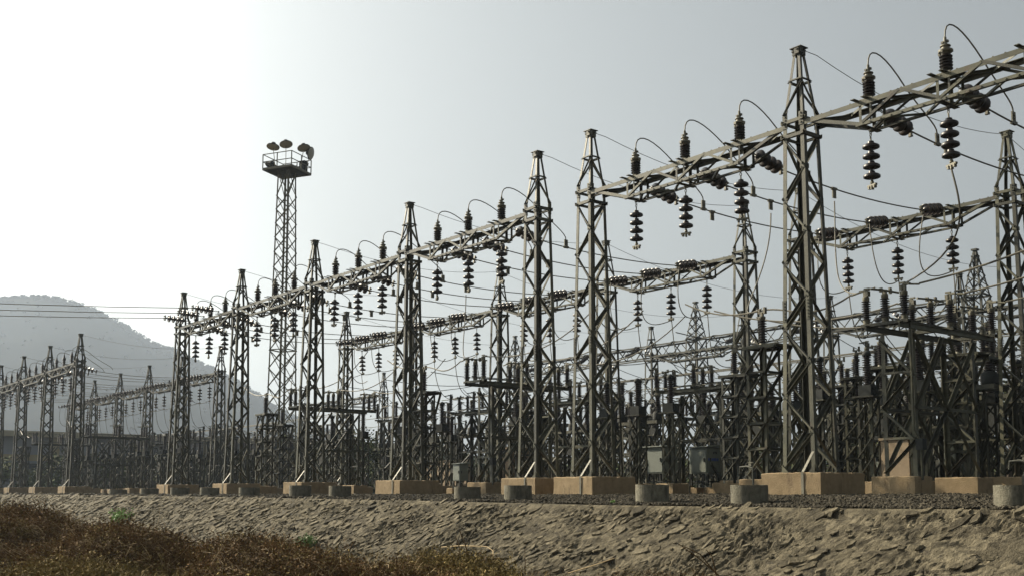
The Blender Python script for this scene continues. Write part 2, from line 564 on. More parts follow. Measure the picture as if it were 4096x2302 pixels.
for (xa, xb, ya, yb, n, s0) in ((-9, 6.5, EDGE_Y + 0.03, 1.5, 52000, 0.030), (-22, -9, EDGE_Y + 0.03, 1.5, 24000, 0.036), (-50, -22, EDGE_Y + 0.05, 2, 15000, 0.05), (-14, 3, 1.5, 8, 20000, 0.04)):
    for _ in range(n):
        x, y = rg.uniform(xa, xb), rg.uniform(ya, yb)
        heap = 0.03 * max(0, noise.noise((x * 1.7, y * 1.7, 9)))
        put(x, y, yardf(x, y) + heap * rg.random() + 0.004, s0 * rg.choice((0.6, 0.8, 1, 1, 1.3)))
scatter('gravel', pts, rots, scl, [pebble(i) for i in range(5)], 'dark crushed gravel spread over the yard around the plinths', 'gravel')

# ------------------------------------------------------------------ concrete plinths and rings
def plinth_mesh(w, d, h, seed):
    b = MB()
    r = random.Random(seed)
    nx = max(4, int(w / 0.07)); ny = max(4, int(d / 0.07)); nz = 7
    c = 0.012
    def jig(p):
        k = 9.0
        f = noise.noise((p[0] * k + seed, p[1] * k, p[2] * k)) * 0.017 + noise.noise((p[0] * 31 + seed, p[1] * 31, p[2] * 31)) * 0.006
        return (p[0] * (1 + f / max(w, .5)), p[1] * (1 + f / max(d, .5)), p[2] + (f if p[2] > h * .8 else 0))
    def face(o, du, dv, nu, nv):
        vs, fs = [], []
        for j in range(nv + 1):
            for i in range(nu + 1):
                p = V(o) + V(du) * i / nu + V(dv) * j / nv
                vs.append(jig(p))
        for j in range(nv):
            for i in range(nu):
                a = j * (nu + 1) + i
                fs.append((a, a + 1, a + nu + 2, a + nu + 1))
        b.add(vs, fs)
    x, y, z0 = w / 2, d / 2, -0.15
    H = h - z0
    face((-x, -y, z0), (w, 0, 0), (0, 0, H - c), nx, nz)
    face((x, -y, z0), (0, d, 0), (0, 0, H - c), ny, nz)
    face((x, y, z0), (-w, 0, 0), (0, 0, H - c), nx, nz)
    face((-x, y, z0), (0, -d, 0), (0, 0, H - c), ny, nz)
    face((-x + c, -y + c, h), (w - 2 * c, 0, 0), (0, d - 2 * c, 0), nx, ny)
    # chamfer strip
    def strip(p0, p1, q0, q1, n):
        vs, fs = [], []
        for i in range(n + 1):
            t = i / n
            vs += [jig(V(p0).lerp(V(p1), t)), jig(V(q0).lerp(V(q1), t))]
        for i in range(n):
            fs.append((2 * i, 2 * i + 2, 2 * i + 3, 2 * i + 1))
        b.add(vs, fs)
    zc = h - c
    strip((-x, -y, zc), (x, -y, zc), (-x + c, -y + c, h), (x - c, -y + c, h), nx)
    strip((x, -y, zc), (x, y, zc), (x - c, -y + c, h), (x - c, y - c, h), ny)
    strip((x, y, zc), (-x, y, zc), (x - c, y - c, h), (-x + c, y - c, h), nx)
    strip((-x, y, zc), (-x, -y, zc), (-x + c, y - c, h), (-x + c, -y + c, h), ny)
    return b.mesh('plinth', M_PLINTH, True)
PLM = {}
def plinth(x, y, w, d, h, label, group=None, rz=0.0, z=0.0):
    key = (w, d, h, int(abs(x * 3)) % 3)
    if key not in PLM:
        PLM[key] = plinth_mesh(w, d, h, key[3] * 7 + 1)
    o = inst('concrete_plinth', PLM[key], None, (x, y, z), (0, 0, rz))
    return tag(o, label, 'plinth', group)

def ring(x, y, dia, h, label):
    z = yardf(x, y) - 0.03
    b = MB()
    R, r = dia / 2, dia / 2 - 0.045
    jag = random.Random(int(x * 100))
    prof_n = 28
    vs, fs = [], []
    lev = [(R, -0.05), (R, h * 0.5), (R, h), (r, h), (r, -0.02)]
    for rr, zz in lev:
        for k in range(prof_n):
            g = 2 * PI * k / prof_n
            q = 1 + 0.012 * noise.noise((math.cos(g) * 3 + x, math.sin(g) * 3, zz * 9))
            dz = 0.008 * noise.noise((math.cos(g) * 6 + x, math.sin(g) * 6, 2)) if zz == h else 0
            vs.append((rr * q * math.cos(g), rr * q * math.sin(g), zz + dz))
    for i in range(4):
        for k in range(prof_n):
            fs.append((i * prof_n + k, i * prof_n + (k + 1) % prof_n, (i + 1) * prof_n + (k + 1) % prof_n, (i + 1) * prof_n + k))
    b.add(vs, fs)
    o = b.build('concrete_ring', M_RING, None, True, (x, y, z))
    tag(o, label, 'concrete ring', 'round concrete earth pit rings along the yard edge')
RINGS = [(4.65, 0.44, 0.22, 'pale concrete pit ring cut by the right edge of the picture'),
         (1.11, 0.48, 0.25, 'concrete pit ring with a tap pipe behind it, before the biggest plinth'),
         (-0.66, 0.48, 0.27, 'concrete pit ring in front of the nearest grey kiosk'),
         (-3.78, 0.46, 0.26, 'concrete pit ring touching the gravel before the third tower plinth'),
         (-5.23, 0.47, 0.23, 'wide concrete pit ring between the third and fourth tower plinths'),
         (-9.87, 0.47, 0.25, 'grey pit ring just right of the fifth tower plinth'),
         (-11.71, 0.49, 0.26, 'grey pit ring standing before the fifth tower plinth'),
         (-14.44, 0.50, 0.22, 'dull pit ring before the sixth tower plinth, right of its corner'),
         (-16.92, 0.50, 0.22, 'dull pit ring between the sixth and seventh tower plinths'),
         (-19.05, 0.51, 0.22, 'small dark pit ring before the seventh tower plinth'),
         (-21.48, 0.52, 0.20, 'small dark pit ring left of the seventh tower plinth'),
         (-24.38, 0.55, 0.17, 'farthest and lowest pit ring on the left of the yard edge')]
for x, dia, h, lb in RINGS:
    ring(x, -2.8, dia, h + 0.03, lb)

# ------------------------------------------------------------------ lattice tower
PT = 0.37           # plinth top
A0, A1, ZB, ZT = 0.303, 0.196, 5.95, 7.10
def half(z):
    return A0 + (A1 - A0) * (z - PT) / (ZB - PT)
NLEV = 10
LEV = [PT + 0.07 + (ZB - 0.28 - PT - 0.07) * (k / NLEV) ** 0.96 for k in range(NLEV + 1)]
FACES = [((-1, -1), (1, -1), (0, 1, 0)), ((1, -1), (1, 1), (-1, 0, 0)), ((1, 1), (-1, 1), (0, -1, 0)), ((-1, 1), (-1, -1), (1, 0, 0))]
def tower_pieces():
    """list of (name, MB)"""
    out = []
    for sx, sy in ((-1, -1), (1, -1), (1, 1), (-1, 1)):
        b = MB().angle((sx * A0, sy * A0, PT - 0.02), (sx * A1, sy * A1, ZB), 0.070, 0.009, (-sx, 0, 0), (0, -sy, 0))
        out.append(('leg', b))
    for fi, (c0, c1, inn) in enumerate(FACES):
        for k in range(NLEV):
            za, zb = LEV[k], LEV[k + 1]
            ca, cb = (c0, c1) if (k + fi) % 2 == 0 else (c1, c0)
            xf = abs(inn[0]) > .5
            o = V(inn) * (0.050 if (xf and inn[0] < 0) else (0.036 if not xf else -0.006))
            ha, hb = half(za) - 0.012, half(zb) - 0.012
            p = V(((ca[0] * ha) if not xf else ca[0] * half(za), (ca[1] * ha) if xf else ca[1] * half(za), za)) + o
            q = V(((cb[0] * hb) if not xf else cb[0] * half(zb), (cb[1] * hb) if xf else cb[1] * half(zb), zb)) + o
            if abs(inn[1]) > .5:
                b = MB().angle(p, q, 0.044, 0.006, (0, 0, -1), -V(inn))
            else:
                b = MB().angle(p, q, 0.054, 0.006, (0, 0, 1), (1, 0, 0))
            out.append(('brace', b))
    for sx, sy in ((-1, -1), (1, -1), (1, 1), (-1, 1)):
        b = MB().angle((sx * A1 * 1.02, sy * A1 * 1.02, ZB - 0.05), (sx * 0.062, sy * 0.062, ZT), 0.048, 0.007, (-sx, 0, 0), (0, -sy, 0))
        out.append(('peak_leg', b))
        b = MB()
        b.box((sx * (A1 + 0.004), sy * (A1 - 0.04), ZB + 0.0), (0.012, 0.09, 0.22))
        b.box((sx * (A1 - 0.04), sy * (A1 + 0.004), ZB + 0.0), (0.09, 0.012, 0.22))
        for dz in (-.07, -.02, .03, .08):
            b.box((sx * (A1 + 0.015), sy * (A1 - 0.045), ZB + dz), (0.016, 0.02, 0.02))
            b.box((sx * (A1 - 0.045), sy * (A1 + 0.015), ZB + dz), (0.02, 0.016, 0.02))
        out.append(('splice_plate', b))
        b = MB()
        fx, fy = sx * A0, sy * A0
        b.box((fx, fy, PT + 0.006), (0.16, 0.16, 0.014))
        b.add([(fx + sx * .01, fy, PT), (fx + sx * .01, fy - sy * .13, PT), (fx + sx * .01, fy, PT + .13), (fx + sx * .02, fy, PT), (fx + sx * .02, fy - sy * .13, PT), (fx + sx * .02, fy, PT + .13)],
              [(0, 1, 2), (3, 5, 4), (0, 3, 4, 1), (1, 4, 5, 2), (2, 5, 3, 0)])
        b.add([(fx, fy + sy * .01, PT), (fx - sx * .13, fy + sy * .01, PT), (fx, fy + sy * .01, PT + .13), (fx, fy + sy * .02, PT), (fx - sx * .13, fy + sy * .02, PT), (fx, fy + sy * .02, PT + .13)],
              [(0, 1, 2), (3, 5, 4), (0, 3, 4, 1), (1, 4, 5, 2), (2, 5, 3, 0)])
        out.append(('foot_plate', b))
    for k in range(1, NLEV):
        z = LEV[k]
        h_ = half(z)
        cx_ = 1 if k % 2 == 0 else -1
        b = MB().box((-cx_ * (h_ - .05), -(h_ + .004), z), (.085, .006, .075))
        for dx in (-.02, .02):
            b.box((-cx_ * (h_ - .05) + dx, -(h_ + .010), z + dx * .8), (.014, .010, .014))
        out.append(('gusset_plate', b))
        b = MB().box((h_ + .004, cx_ * (h_ - .05), z), (.006, .085, .075))
        for dx in (-.02, .02):
            b.box((h_ + .010, cx_ * (h_ - .05) + dx, z + dx * .8), (.010, .014, .014))
        out.append(('gusset_plate', b))
    for sx, sy in ((-1, -1), (1, -1), (1, 1), (-1, 1)):
        hz_ = half(2.9)
        b = MB()
        b.box((sx * (hz_ + .005), sy * (hz_ - .034), 2.9), (.011, .066, .34)).box((sx * (hz_ - .034), sy * (hz_ + .005), 2.9), (.066, .011, .34))
        for dz in (-.13, -.08, -.03, .03, .08, .13):
            b.box((sx * (hz_ + .014), sy * (hz_ - .034), 2.9 + dz), (.014, .02, .02)).box((sx * (hz_ - .034), sy * (hz_ + .014), 2.9 + dz), (.02, .014, .02))
        out.append(('splice_plate', b))
    def pk(z):
        return A1 + (0.062 - A1) * (z - ZB) / (ZT - ZB)
    for fi, (c0, c1, inn) in enumerate(FACES):
        z1 = 6.62
        o = V(inn) * -0.004
        out.append(('peak_brace', MB().angle(V((c0[0] * pk(z1), c0[1] * pk(z1), z1)) + o, V((c1[0] * pk(z1), c1[1] * pk(z1), z1)) + o, 0.035, 0.005, (0, 0, 1), -V(inn))))
        ca, cb = (c0, c1) if fi % 2 == 0 else (c1, c0)
        za, zb = 6.06, 6.56
        out.append(('peak_brace', MB().angle(V((ca[0] * pk(za), ca[1] * pk(za), za)) + o, V((cb[0] * pk(zb), cb[1] * pk(zb), zb)) + o, 0.038, 0.005, (0, 0, 1), -V(inn))))
        for zz in (ZB - 0.03, ZB - 0.27):
            h_ = half(zz) + 0.012
            p = V((c0[0] * h_, c0[1] * h_, zz)); q = V((c1[0] * h_, c1[1] * h_, zz))
            d_ = (q - p).normalized() * 0.03
            out.append(('collar', MB().angle(p - d_, q + d_, 0.055, 0.007, (0, 0, 1), V(inn))))
    b = MB()
    b.box((0, 0, ZT + 0.085), (0.22, 0.20, 0.012))
    b.box((0, 0, ZT + 0.02), (0.15, 0.15, 0.12))
    b.box((0.085, -0.04, ZT + 0.03), (0.02, 0.07, 0.1)).box((-0.085, 0.03, ZT + 0.02), (0.02, 0.08, 0.09)).box((0.02, -0.085, ZT + 0.02), (0.09, 0.02, 0.09))
    for g in range(6):
        b.box((0.1 * math.cos(g), 0.1 * math.sin(g), ZT + 0.03 + 0.02 * (g % 2)), (0.03, 0.03, 0.02))
    out.append(('cap_plate', b))
    b = MB()
    b.bar((A0 - 0.02, -A0 - 0.02, PT + 0.32), (A0 - 0.05, -0.545, PT + 0.012), 0.045, 0.006, (1, 0, 0))
    b.bar((A0 - 0.05, -0.56, PT + 0.014), (A0 - 0.05, -0.56, -0.03), 0.045, 0.006, (1, 0, 0))
    out.append(('earth_strip', b))
    return out

def make_tower(detail, m, name='lattice_tower'):
    t = empty(name)
    rest_ = MB()
    for nm, b in tower_pieces():
        if nm == 'earth_strip':
            b.build(nm, M_CAP, t)
        elif detail or nm in ('leg', 'cap_plate', 'peak_leg'):
            b.build(nm, m, t)
        else:
            rest_.add(b.v, b.f)
    if not detail:
        rest_.build('bracing', m, t)['kind'] = 'stuff'
    return Proto(t)

BAY, GAP = 5.015, 1.671
TX = {-1: BAY, 0: 0.0, 1: -BAY, 2: -BAY - GAP}
for i in range(3, 7):
    TX[i] = TX[i - 1] - BAY
TX[7] = TX[6] - 12.484
for i in range(8, 13):
    TX[i] = TX[i - 1] - BAY
ROW_A, ROW_B = 0.0, 6.576
near_t = make_tower(True, M_STEEL)
far_t = make_tower(False, M_FARSTEEL)
A_NAME = {-1: 'steel lattice tower holding the right end of the nearest front beam'}
desc0 = {0: 'tallest and nearest grey lattice tower, on the biggest ochre plinth', 1: 'second front lattice tower from the right, beams ending at its head',
         2: 'third front lattice tower from the right, close behind the second', 3: 'fourth front lattice tower from the right',
         4: 'fifth front lattice tower from the right, just right of the floodlight mast', 5: 'sixth front lattice tower from the right, just left of the floodlight mast',
         6: 'seventh front lattice tower, where the incoming lines arrive from the left', 7: 'small lattice tower, first of the left group under the hill',
         8: 'small lattice tower, second of the left group under the hill', 9: 'small lattice tower, third of the left group under the hill',
         10: 'small lattice tower at the left edge of the picture', 11: 'distant front lattice tower beyond the left edge'}
for i in range(-1, 12):
    lb = A_NAME.get(i) or desc0[i]
    if i == 3: lb = 'fourth front lattice tower from the right, against pale sky'
    (near_t if i <= 6 else far_t).place((TX[i], ROW_A, 0), label=lb, cat='lattice tower', group='steel lattice towers of the front row')
    w = 1.10
    plinth(TX[i] + 0.02, ROW_A, w, w, PT, 'ochre plastered plinth under the ' + (ORD[i + 1] if i >= 0 else 'off-picture') + ' front tower counted from the right', 'ochre plinths of the front towers')
for i in range(-1, 13):
    (near_t if i <= 6 else far_t).place((TX[i], ROW_B, 0), label='steel lattice tower of the second row behind the ' + (ORD[i + 1] if i >= 0 else 'outermost right') + ' front tower', cat='lattice tower', group='steel lattice towers of the second row')
    plinth(TX[i] + 0.02, ROW_B, 1.05, 1.05, PT, 'ochre plinth under the ' + (ORD[i + 1] if i >= 0 else 'outermost') + ' second-row tower from the right', 'ochre plinths of the second row')

# ------------------------------------------------------------------ beams
def beam_pieces(L=BAY):
    out = []
    x0, x1 = 0.20, L - 0.20
    zt, zb, y = 5.90, 5.52, 0.20
    F = [L * .25, L * .5, L * .75]
    xb0, xb1 = F[0] - 0.12, F[2] + 0.12
    for s in (-1, 1):
        out.append(('top_chord', MB().angle((x0, s * y, zt), (x1, s * y, zt), 0.075, 0.008, (0, -s, 0), (0, 0, -1))))
        out.append(('bottom_chord', MB().angle((xb0, s * y, zb), (xb1, s * y, zb), 0.05, 0.007, (0, -s, 0), (0, 0, 1))))
        out.append(('end_strut', MB().angle((x0, s * (y - .012), zt - 0.03), (xb0 + .05, s * (y - .012), zb + .01), 0.055, 0.007, (0, -s, 0), (0, 0, 1))))
        out.append(('end_strut', MB().angle((x1, s * (y - .012), zt - 0.03), (xb1 - .05, s * (y - .012), zb + .01), 0.055, 0.007, (0, -s, 0), (0, 0, 1))))
        top = [F[0] + L * .125, F[1] + L * .125]
        for a, c in ((top[0], F[0]), (top[0], F[1]), (top[1], F[1]), (top[1], F[2]), (x0 + 0.35, F[0]), (x1 - 0.35, F[2])):
            if a in top:
                out.append(('diagonal', MB().angle((a, s * (y + .005), zt - .03), (c, s * (y + .005), zb + .03), 0.042, 0.006, (0, 0, 1), (0, -s, 0))))
        for c in F:
            out.append(('post', MB().angle((c - .06, s * (y - .01), zt - .01), (c - .06, s * (y - .01), zb), 0.042, 0.006, (1, 0, 0), (0, -s, 0))))
            out.append(('post', MB().angle((c + .12, s * (y - .01), zt - .01), (c + .12, s * (y - .01), zb), 0.032, 0.005, (1, 0, 0), (0, -s, 0))))
        # bolts along the chord
        b = MB()
        k = 0
        for i in range(26):
            xx = x0 + .15 + i * (x1 - x0 - .3) / 25
            if i % 4 != 3:
                b.box((xx, s * (y - .02), zt + 0.008), (0.02, 0.02, 0.016))
            if xb0 + .1 < xx < xb1 - .1:
                b.box((xx, s * (y + .006), zb + .02), (0.018, 0.014, 0.018))
        out.append(('bolts', b))
    n = 8
    for i in range(n):
        xa, xc = x0 + (x1 - x0) * i / n, x0 + (x1 - x0) * (i + 1) / n
        s = 1 if i % 2 else -1
        out.append(('lacing', MB().angle((xa, s * (y - .02), zt - .012), (xc, -s * (y - .02), zt - .012), 0.038, 0.005, (1, 0, 0), (0, 0, -1))))
    for i in range(6):
        xa, xc = xb0 + (xb1 - xb0) * i / 6, xb0 + (xb1 - xb0) * (i + 1) / 6
        s = -1 if i % 2 else 1
        out.append(('lacing', MB().angle((xa, s * (y - .02), zb + .01), (xc, -s * (y - .02), zb + .01), 0.036, 0.005, (1, 0, 0), (0, 0, 1))))
    for c in F:
        b = MB()
        b.bar((c - .09, -.31, zt + .014), (c - .09, .31, zt + .014), 0.07, 0.01, (1, 0, 0)).bar((c + .09, -.31, zt + .014), (c + .09, .31, zt + .014), 0.07, 0.01, (1, 0, 0))
        b.box((c, 0, zt + .027), (.28, .28, .014))
        out.append(('mounting_plate', b))
        b = MB().bar((c, -.24, zb - .008), (c, .24, zb - .008), 0.09, 0.01, (1, 0, 0))
        out.append(('hanger_plate', b))
    return out
def make_beam(detail, m):
    t = empty('lattice_beam')
    if detail:
        for nm, b in beam_pieces():
            b.build(nm, m, t)
    else:
        r_ = MB()
        for nm, b in beam_pieces():
            if nm in ('top_chord', 'bottom_chord'):
                b.build(nm, m, t)
            elif nm != 'bolts':
                r_.add(b.v, b.f)
        r_.build('bracing', m, t)['kind'] = 'stuff'
    return Proto(t)
near_b = make_beam(True, M_STEEL)
far_b = make_beam(False, M_FARSTEEL)
def between(i):
    return ('%s and %s' % (ORD[i], ORD[i + 1])) if i > 0 else 'last and off-picture'
A_BAYS = [0, 1, 3, 4, 5, 6, 8, 9, 10, 11]     # bay k spans tower k-1 .. k
for k in A_BAYS:
    (near_b if k <= 6 else far_b).place((TX[k], ROW_A, 0), label='lattice beam of the front row ' + ('running out at the right edge' if k == 0 else 'joining the %s towers from the right' % between(k)), cat='lattice beam', group='lattice beams of the front row')
B_BAYS = [0, 1, 3, 4, 5, 6, 8, 9, 10, 11, 12]
for k in B_BAYS:
    (near_b if k <= 6 else far_b).place((TX[k], ROW_B, 0), label='lattice beam of the second row ' + ('running out at the right edge' if k == 0 else 'joining its %s towers from the right' % between(k)), cat='lattice beam', group='lattice beams of the second row')

# ------------------------------------------------------------------ insulators
DISC = [(0.030, 0.070), (0.046, 0.062), (0.050, 0.030), (0.060, 0.024), (0.095, 0.016), (0.120, 0.0), (0.1275, -0.018), (0.124, -0.036), (0.112, -0.042), (0.104, -0.030), (0.07, -0.028), (0.040, -0.040), (0.022, -0.060), (0.018, -0.075)]
disc_me = MB().lathe(DISC, 18).mesh('disc', M_PORC, True)
def ring_tube(b, c, R, r, axis='x'):
    pts = []
    for k in range(11):
        g = 2 * PI * k / 10
        p = V((0, math.cos(g) * R, math.sin(g) * R * 1.5)) if axis == 'x' else V((math.cos(g) * R, 0, math.sin(g) * R * 1.5))
        pts.append(V(c) + p)
    return b.tube(pts, r, 5)
def clamp_mb(z):
    b = MB()
    b.lathe([(0.012, z), (0.022, z - .02), (0.03, z - .05), (0.02, z - .07)], 8)
    b.box((0, 0, z - .085), (.19, .04, .03)).box((0.06, 0, z - .11), (.03, .05, .05)).box((-.06, 0, z - .11), (.03, .05, .05)).box((0, 0, z - .12), (.02, .05, .06))
    return b
def make_string(n=4, detail=True):
    t = empty('insulator_string')
    b = MB()
    b.box((0, 0, -.01), (.05, .03, .05))
    ring_tube(b, (0, 0, -.055), .018, .007, 'x')
    ring_tube(b, (0, 0, -.10), .018, .007, 'y')
    b.lathe([(0.012, -.13), (0.012, -.20)], 6)
    b.build('shackle', M_CAP, t)
    zz = -.26
    for k in range(n):
        inst('disc', disc_me, t, (0, 0, zz - k * .152))
    clamp_mb(zz - (n - 1) * .152 - .07).build('clamp', M_CAP, t)
    return Proto(t)
str_near = make_string()
def far_string_mesh(n=4):
    b = MB()
    for k in range(n):
        b.lathe([(0.04, 0.06), (0.05, .03), (0.12, 0.0), (0.125, -.03), (0.05, -.035), (.02, -.07)], 9, (0, 0, -.26 - k * .152))
    b.lathe([(0.015, 0), (0.015, -.26 - n * .152)], 5)
    b.box((0, 0, -.30 - n * .152), (.16, .04, .06))
    return b.mesh('insulator_string', M_PORC, True)
far_str_me = far_string_mesh()
def dirrot(d):
    """euler turning local -Z onto d"""
    return V(d).to_track_quat('-Z', 'X').to_euler()

def make_post_ins():
    t = empty('post_insulator')
    MB().box((0, 0, .012), (.22, .22, .02)).lathe([(0.07, .02), (.075, .05), (.055, .07)], 12).build('base_flange', M_CAP, t)
    prof = [(0.05, .07)]
    for k in range(5):
        z = .085 + k * .045
        prof += [(.058, z), (.092, z + .008), (.094, z + .016), (.060, z + .034)]
    prof += [(.055, .315)]
    MB().lathe(prof, 16).build('porcelain_body', M_PORC, t, True)
    b = MB().lathe([(.06, .315), (.062, .335), (.098, .345), (.10, .375), (.06, .39), (.055, .42), (.075, .43), (.07, .445), (.03, .455), (.026, .49)], 12)
    for g in (0, 1.57, 3.14, 4.71):
        b.box((.095 * math.cos(g), .095 * math.sin(g), .34), (.03, .03, .04))
    b.build('cap', M_CAP, t, True)
    b = MB().lathe([(.022, .48), (.022, .56), (.012, .58)], 8)
    b.box((.0, .025, .51), (.07, .03, .035)).box((-.03, 0, .49), (.03, .07, .03))
    b.build('terminal', M_CAP, t)
    return Proto(t)
post_near = make_post_ins()
def shed_stack(b, z0, h, r, n, c=(0, 0), seg=12):
    prof = [(r * .6, z0)]
    for k in range(n):
        z = z0 + h * (k + .25) / n
        prof += [(r * .56, z), (r, z + h / n * .18), (r, z + h / n * .30), (r * .56, z + h / n * .6)]
    prof += [(r * .6, z0 + h)]
    b.lathe(prof, seg, (c[0], c[1], 0))
    return b
fb = MB(); shed_stack(fb, .02, .32, .09, 4, seg=8); fb.lathe([(.06, .34), (.09, .36), (.05, .45), (.015, .58)], 8)
far_post_me = fb.mesh('post_insulator', M_PORC, True)

# curves
def bez(p0, p1, p2, p3, n=14):
    p0, p1, p2, p3 = map(V, (p0, p1, p2, p3))
    out = []
    for i in range(n + 1):
        t = i / n
        out.append(p0 * (1 - t) ** 3 + p1 * 3 * t * (1 - t) ** 2 + p2 * 3 * t * t * (1 - t) + p3 * t ** 3)
    return out
def sag(p, q, s, n=12):
    p, q = V(p), V(q)
    return [p.lerp(q, i / n) - V((0, 0, 4 * s * (i / n) * (1 - i / n))) for i in range(n + 1)]
def cable(name, pts, r, label, cat, group=None, n=6, m=None):
    o = MB().tube(pts, r, n).build(name, m or M_CABLE, None, True)
    return tag(o, label, cat, group)

PH = ['left', 'middle', 'right']
def bayname(k):
    if k == 0: return 'right-edge bay'
    if k == 1: return 'bay beside the nearest tower'
    if k < 7: return '%s bay from the right' % ORD[k - 0 if k == 1 else k - 1]
    return '%s bay of the left group' % ORD[k - 7]
TA = V((0, 0.86, -0.17)).normalized()
for k in A_BAYS:
    near = k <= 6
    for j in range(3):
        X = TX[k] + BAY * (.25 + .25 * j)
        if X > 5: continue
        bn = bayname(k)
        # suspension string, row A
        if near:
            str_near.place((X, 0, 5.505), (random.gauss(0, .018), random.gauss(0, .018), random.uniform(-.5, .5)), '%s hanging insulator string under the front beam, %s' % (PH[j], bn), 'insulator', 'hanging insulator strings of the front row')
            post_near.place((X, 0, 5.935), (0, 0, 0), '%s post insulator standing on the front beam, %s' % (PH[j], bn), 'insulator', 'post insulators on the front beams')
        else:
            tag(inst('insulator_string', far_str_me, None, (X, 0, 5.50)), '%s hanging insulator string, small, front %s' % (PH[j], bn), 'insulator', 'hanging insulator strings of the left group')
            tag(inst('post_insulator', far_post_me, None, (X, 0, 5.935)), '%s small post insulator on front beam, %s' % (PH[j], bn), 'insulator', 'post insulators of the left group')
        # tension strings
        if near:
            str_near.place((X, .22, 5.86), dirrot(TA), '%s slanting tension insulator string behind the front beam, %s' % (PH[j], bn), 'insulator', 'slanting tension strings behind the front beams')
        else:
            tag(inst('insulator_string', far_str_me, None, (X, .22, 5.86), dirrot(TA)), '%s slanting tension string, small, front %s' % (PH[j], bn), 'insulator', 'slanting tension strings of the left group')
        e = V((X, .22, 5.86)) + TA * .80
        f = V((X, ROW_B - .22, 5.86)) + V((0, -.86, -.17)).normalized() * .80
        sg = .10 if near else .12
        mid = (e.z + f.z) / 2 - sg
        pts_ = [V((X, .22, 5.86)) + TA * .76] + sag(e, f, sg, 12)
        cable('conductor', pts_, .0135 if near else .012, '%s overhead conductor from front to second row, %s' % (PH[j], bn), 'cable', 'overhead conductors between the two rows')
        # jumper arc from post top over to the conductor
        def zc(y):
            t = (y - e.y) / (f.y - e.y)
            return e.z + (f.z - e.z) * t - 4 * sg * t * (1 - t)
        yc = 1.85
        top = V((X, 0, 6.50))
        ztop = zc(yc) + .17
        jx = random.uniform(-.06, .06)
        pts_ = bez(top, (X, .0, 6.86), (X, .42, 6.82), (X + jx, 1.0, 6.42 + jx), 9) + bez((X + jx, 1.0, 6.42 + jx), (X + jx * .6, 1.55, 6.05 + jx), (X, yc, 5.98), (X, yc, ztop), 7)[1:]
        cable('jumper_cable', pts_, .0115, '%s arched jumper cable over the front beam, %s' % (PH[j], bn), 'cable', 'arched jumper cables over the front beams')
        if near:
            for q, (yy_, up_) in enumerate(((yc, 1), (2.1 + .25 * j, -1))):
                zz_ = zc(yy_)
                b = MB().box((0, 0, .08 * up_), (.022, .10, .19)).box((0, 0, 0), (.05, .14, .045))
                for dz in (.03, .08, .12):
                    b.box((.016, -.02, dz * up_), (.012, .022, .022)).box((.016, .02, dz * up_), (.012, .022, .022))
                o = b.build('cable_clamp', M_CAP, None, False, (X, yy_, zz_))
                tag(o, '%s bolted %s clamp on the conductor, %s' % (PH[j], 'upper jumper' if q == 0 else 'lower drop', bn), 'cable clamp', 'bolted clamps on the conductors')
for k in B_BAYS:
    near = k <= 6
    for j in range(3):
        X = TX[k] + BAY * (.25 + .25 * j)
        if X > 3: continue
        bn = bayname(k)
        if near:
            str_near.place((X, ROW_B, 5.505), (random.gauss(0, .018), random.gauss(0, .018), random.uniform(-.5, .5)), '%s hanging insulator string under the second-row beam, %s' % (PH[j], bn), 'insulator', 'hanging insulator strings of the second row')
            str_near.place((X, ROW_B - .22, 5.86), dirrot(V((0, -.86, -.17))), '%s tension insulator string before the second-row beam, %s' % (PH[j], bn), 'insulator', 'tension strings before the second-row beams')
        else:
            tag(inst('insulator_string', far_str_me, None, (X, ROW_B, 5.50)), '%s small hanging string of the second row, %s' % (PH[j], bn), 'insulator', 'hanging insulator strings of the left group, second row')
            tag(inst('insulator_string', far_str_me, None, (X, ROW_B - .22, 5.86), dirrot(V((0, -.86, -.17)))), '%s small tension string of the second row, %s' % (PH[j], bn), 'insulator', 'tension strings of the left group, second row')
        # loop from the conductor end down to the string clamp, then to the disconnector behind
        p0 = V((X, ROW_B - 1.0, 5.69)); c = V((X, ROW_B, 4.60))
        dx = random.uniform(-.25, .25)
        cable('loop_cable', bez(p0, p0 + V((dx, -.12, -1.25)), c + V((dx, -.75, -.35)), c, 16), .0115, '%s hanging loop cable at the second row, %s' % (PH[j], bn), 'cable', 'loop cables hanging at the second row')
        if k != 0:
            t_ = V((TX[k] + BAY / 2 + (j - 1) * 1.15, ROW_B + 1.15, 3.35))
            cable('drop_cable', bez(c, c + V((0, .1, -.9)), t_ + V((-.1, -.9, -.2)), t_, 14), .0115, '%s drop cable from second row to the rear disconnector, %s' % (PH[j], bn), 'cable', 'drop cables behind the second row')
# drop cables from conductors to the front disconnectors, swinging sideways between strings
def drop(k, j, q, lb):
    X = TX[k] + BAY * (.25 + .25 * j)
    y = 2.1 + .25 * j
    p = V((X, y, 5.38))
    q = V(q)
    cable('drop_cable', bez(p, p + V((0, 0, -1.3)), q + V((-.9, 0, -.25)), q, 16), .012, lb, 'cable', 'long drop cables in front of the second row')
drop(1, 2, (-.05, 1.95, 3.52), 'long drop cable hanging right of the second front tower to the disconnector')
drop(1, 1, (-2.5, 1.99, 3.50), 'long drop cable from middle conductor to the bus post insulator')
drop(3, 2, (-7.3, 3.2, 3.9), 'drop cable curling below conductor left of the third front tower')
drop(4, 2, (-11.6, 1.95, 3.52), 'drop cable curving down left of the fourth front tower')
drop(5, 1, (-19.2, 3.2, 3.6), 'drop cable hanging in the bay left of the fifth front tower')
drop(6, 2, (-21.6, 1.95, 3.52), 'drop cable curving down left of the sixth front tower')
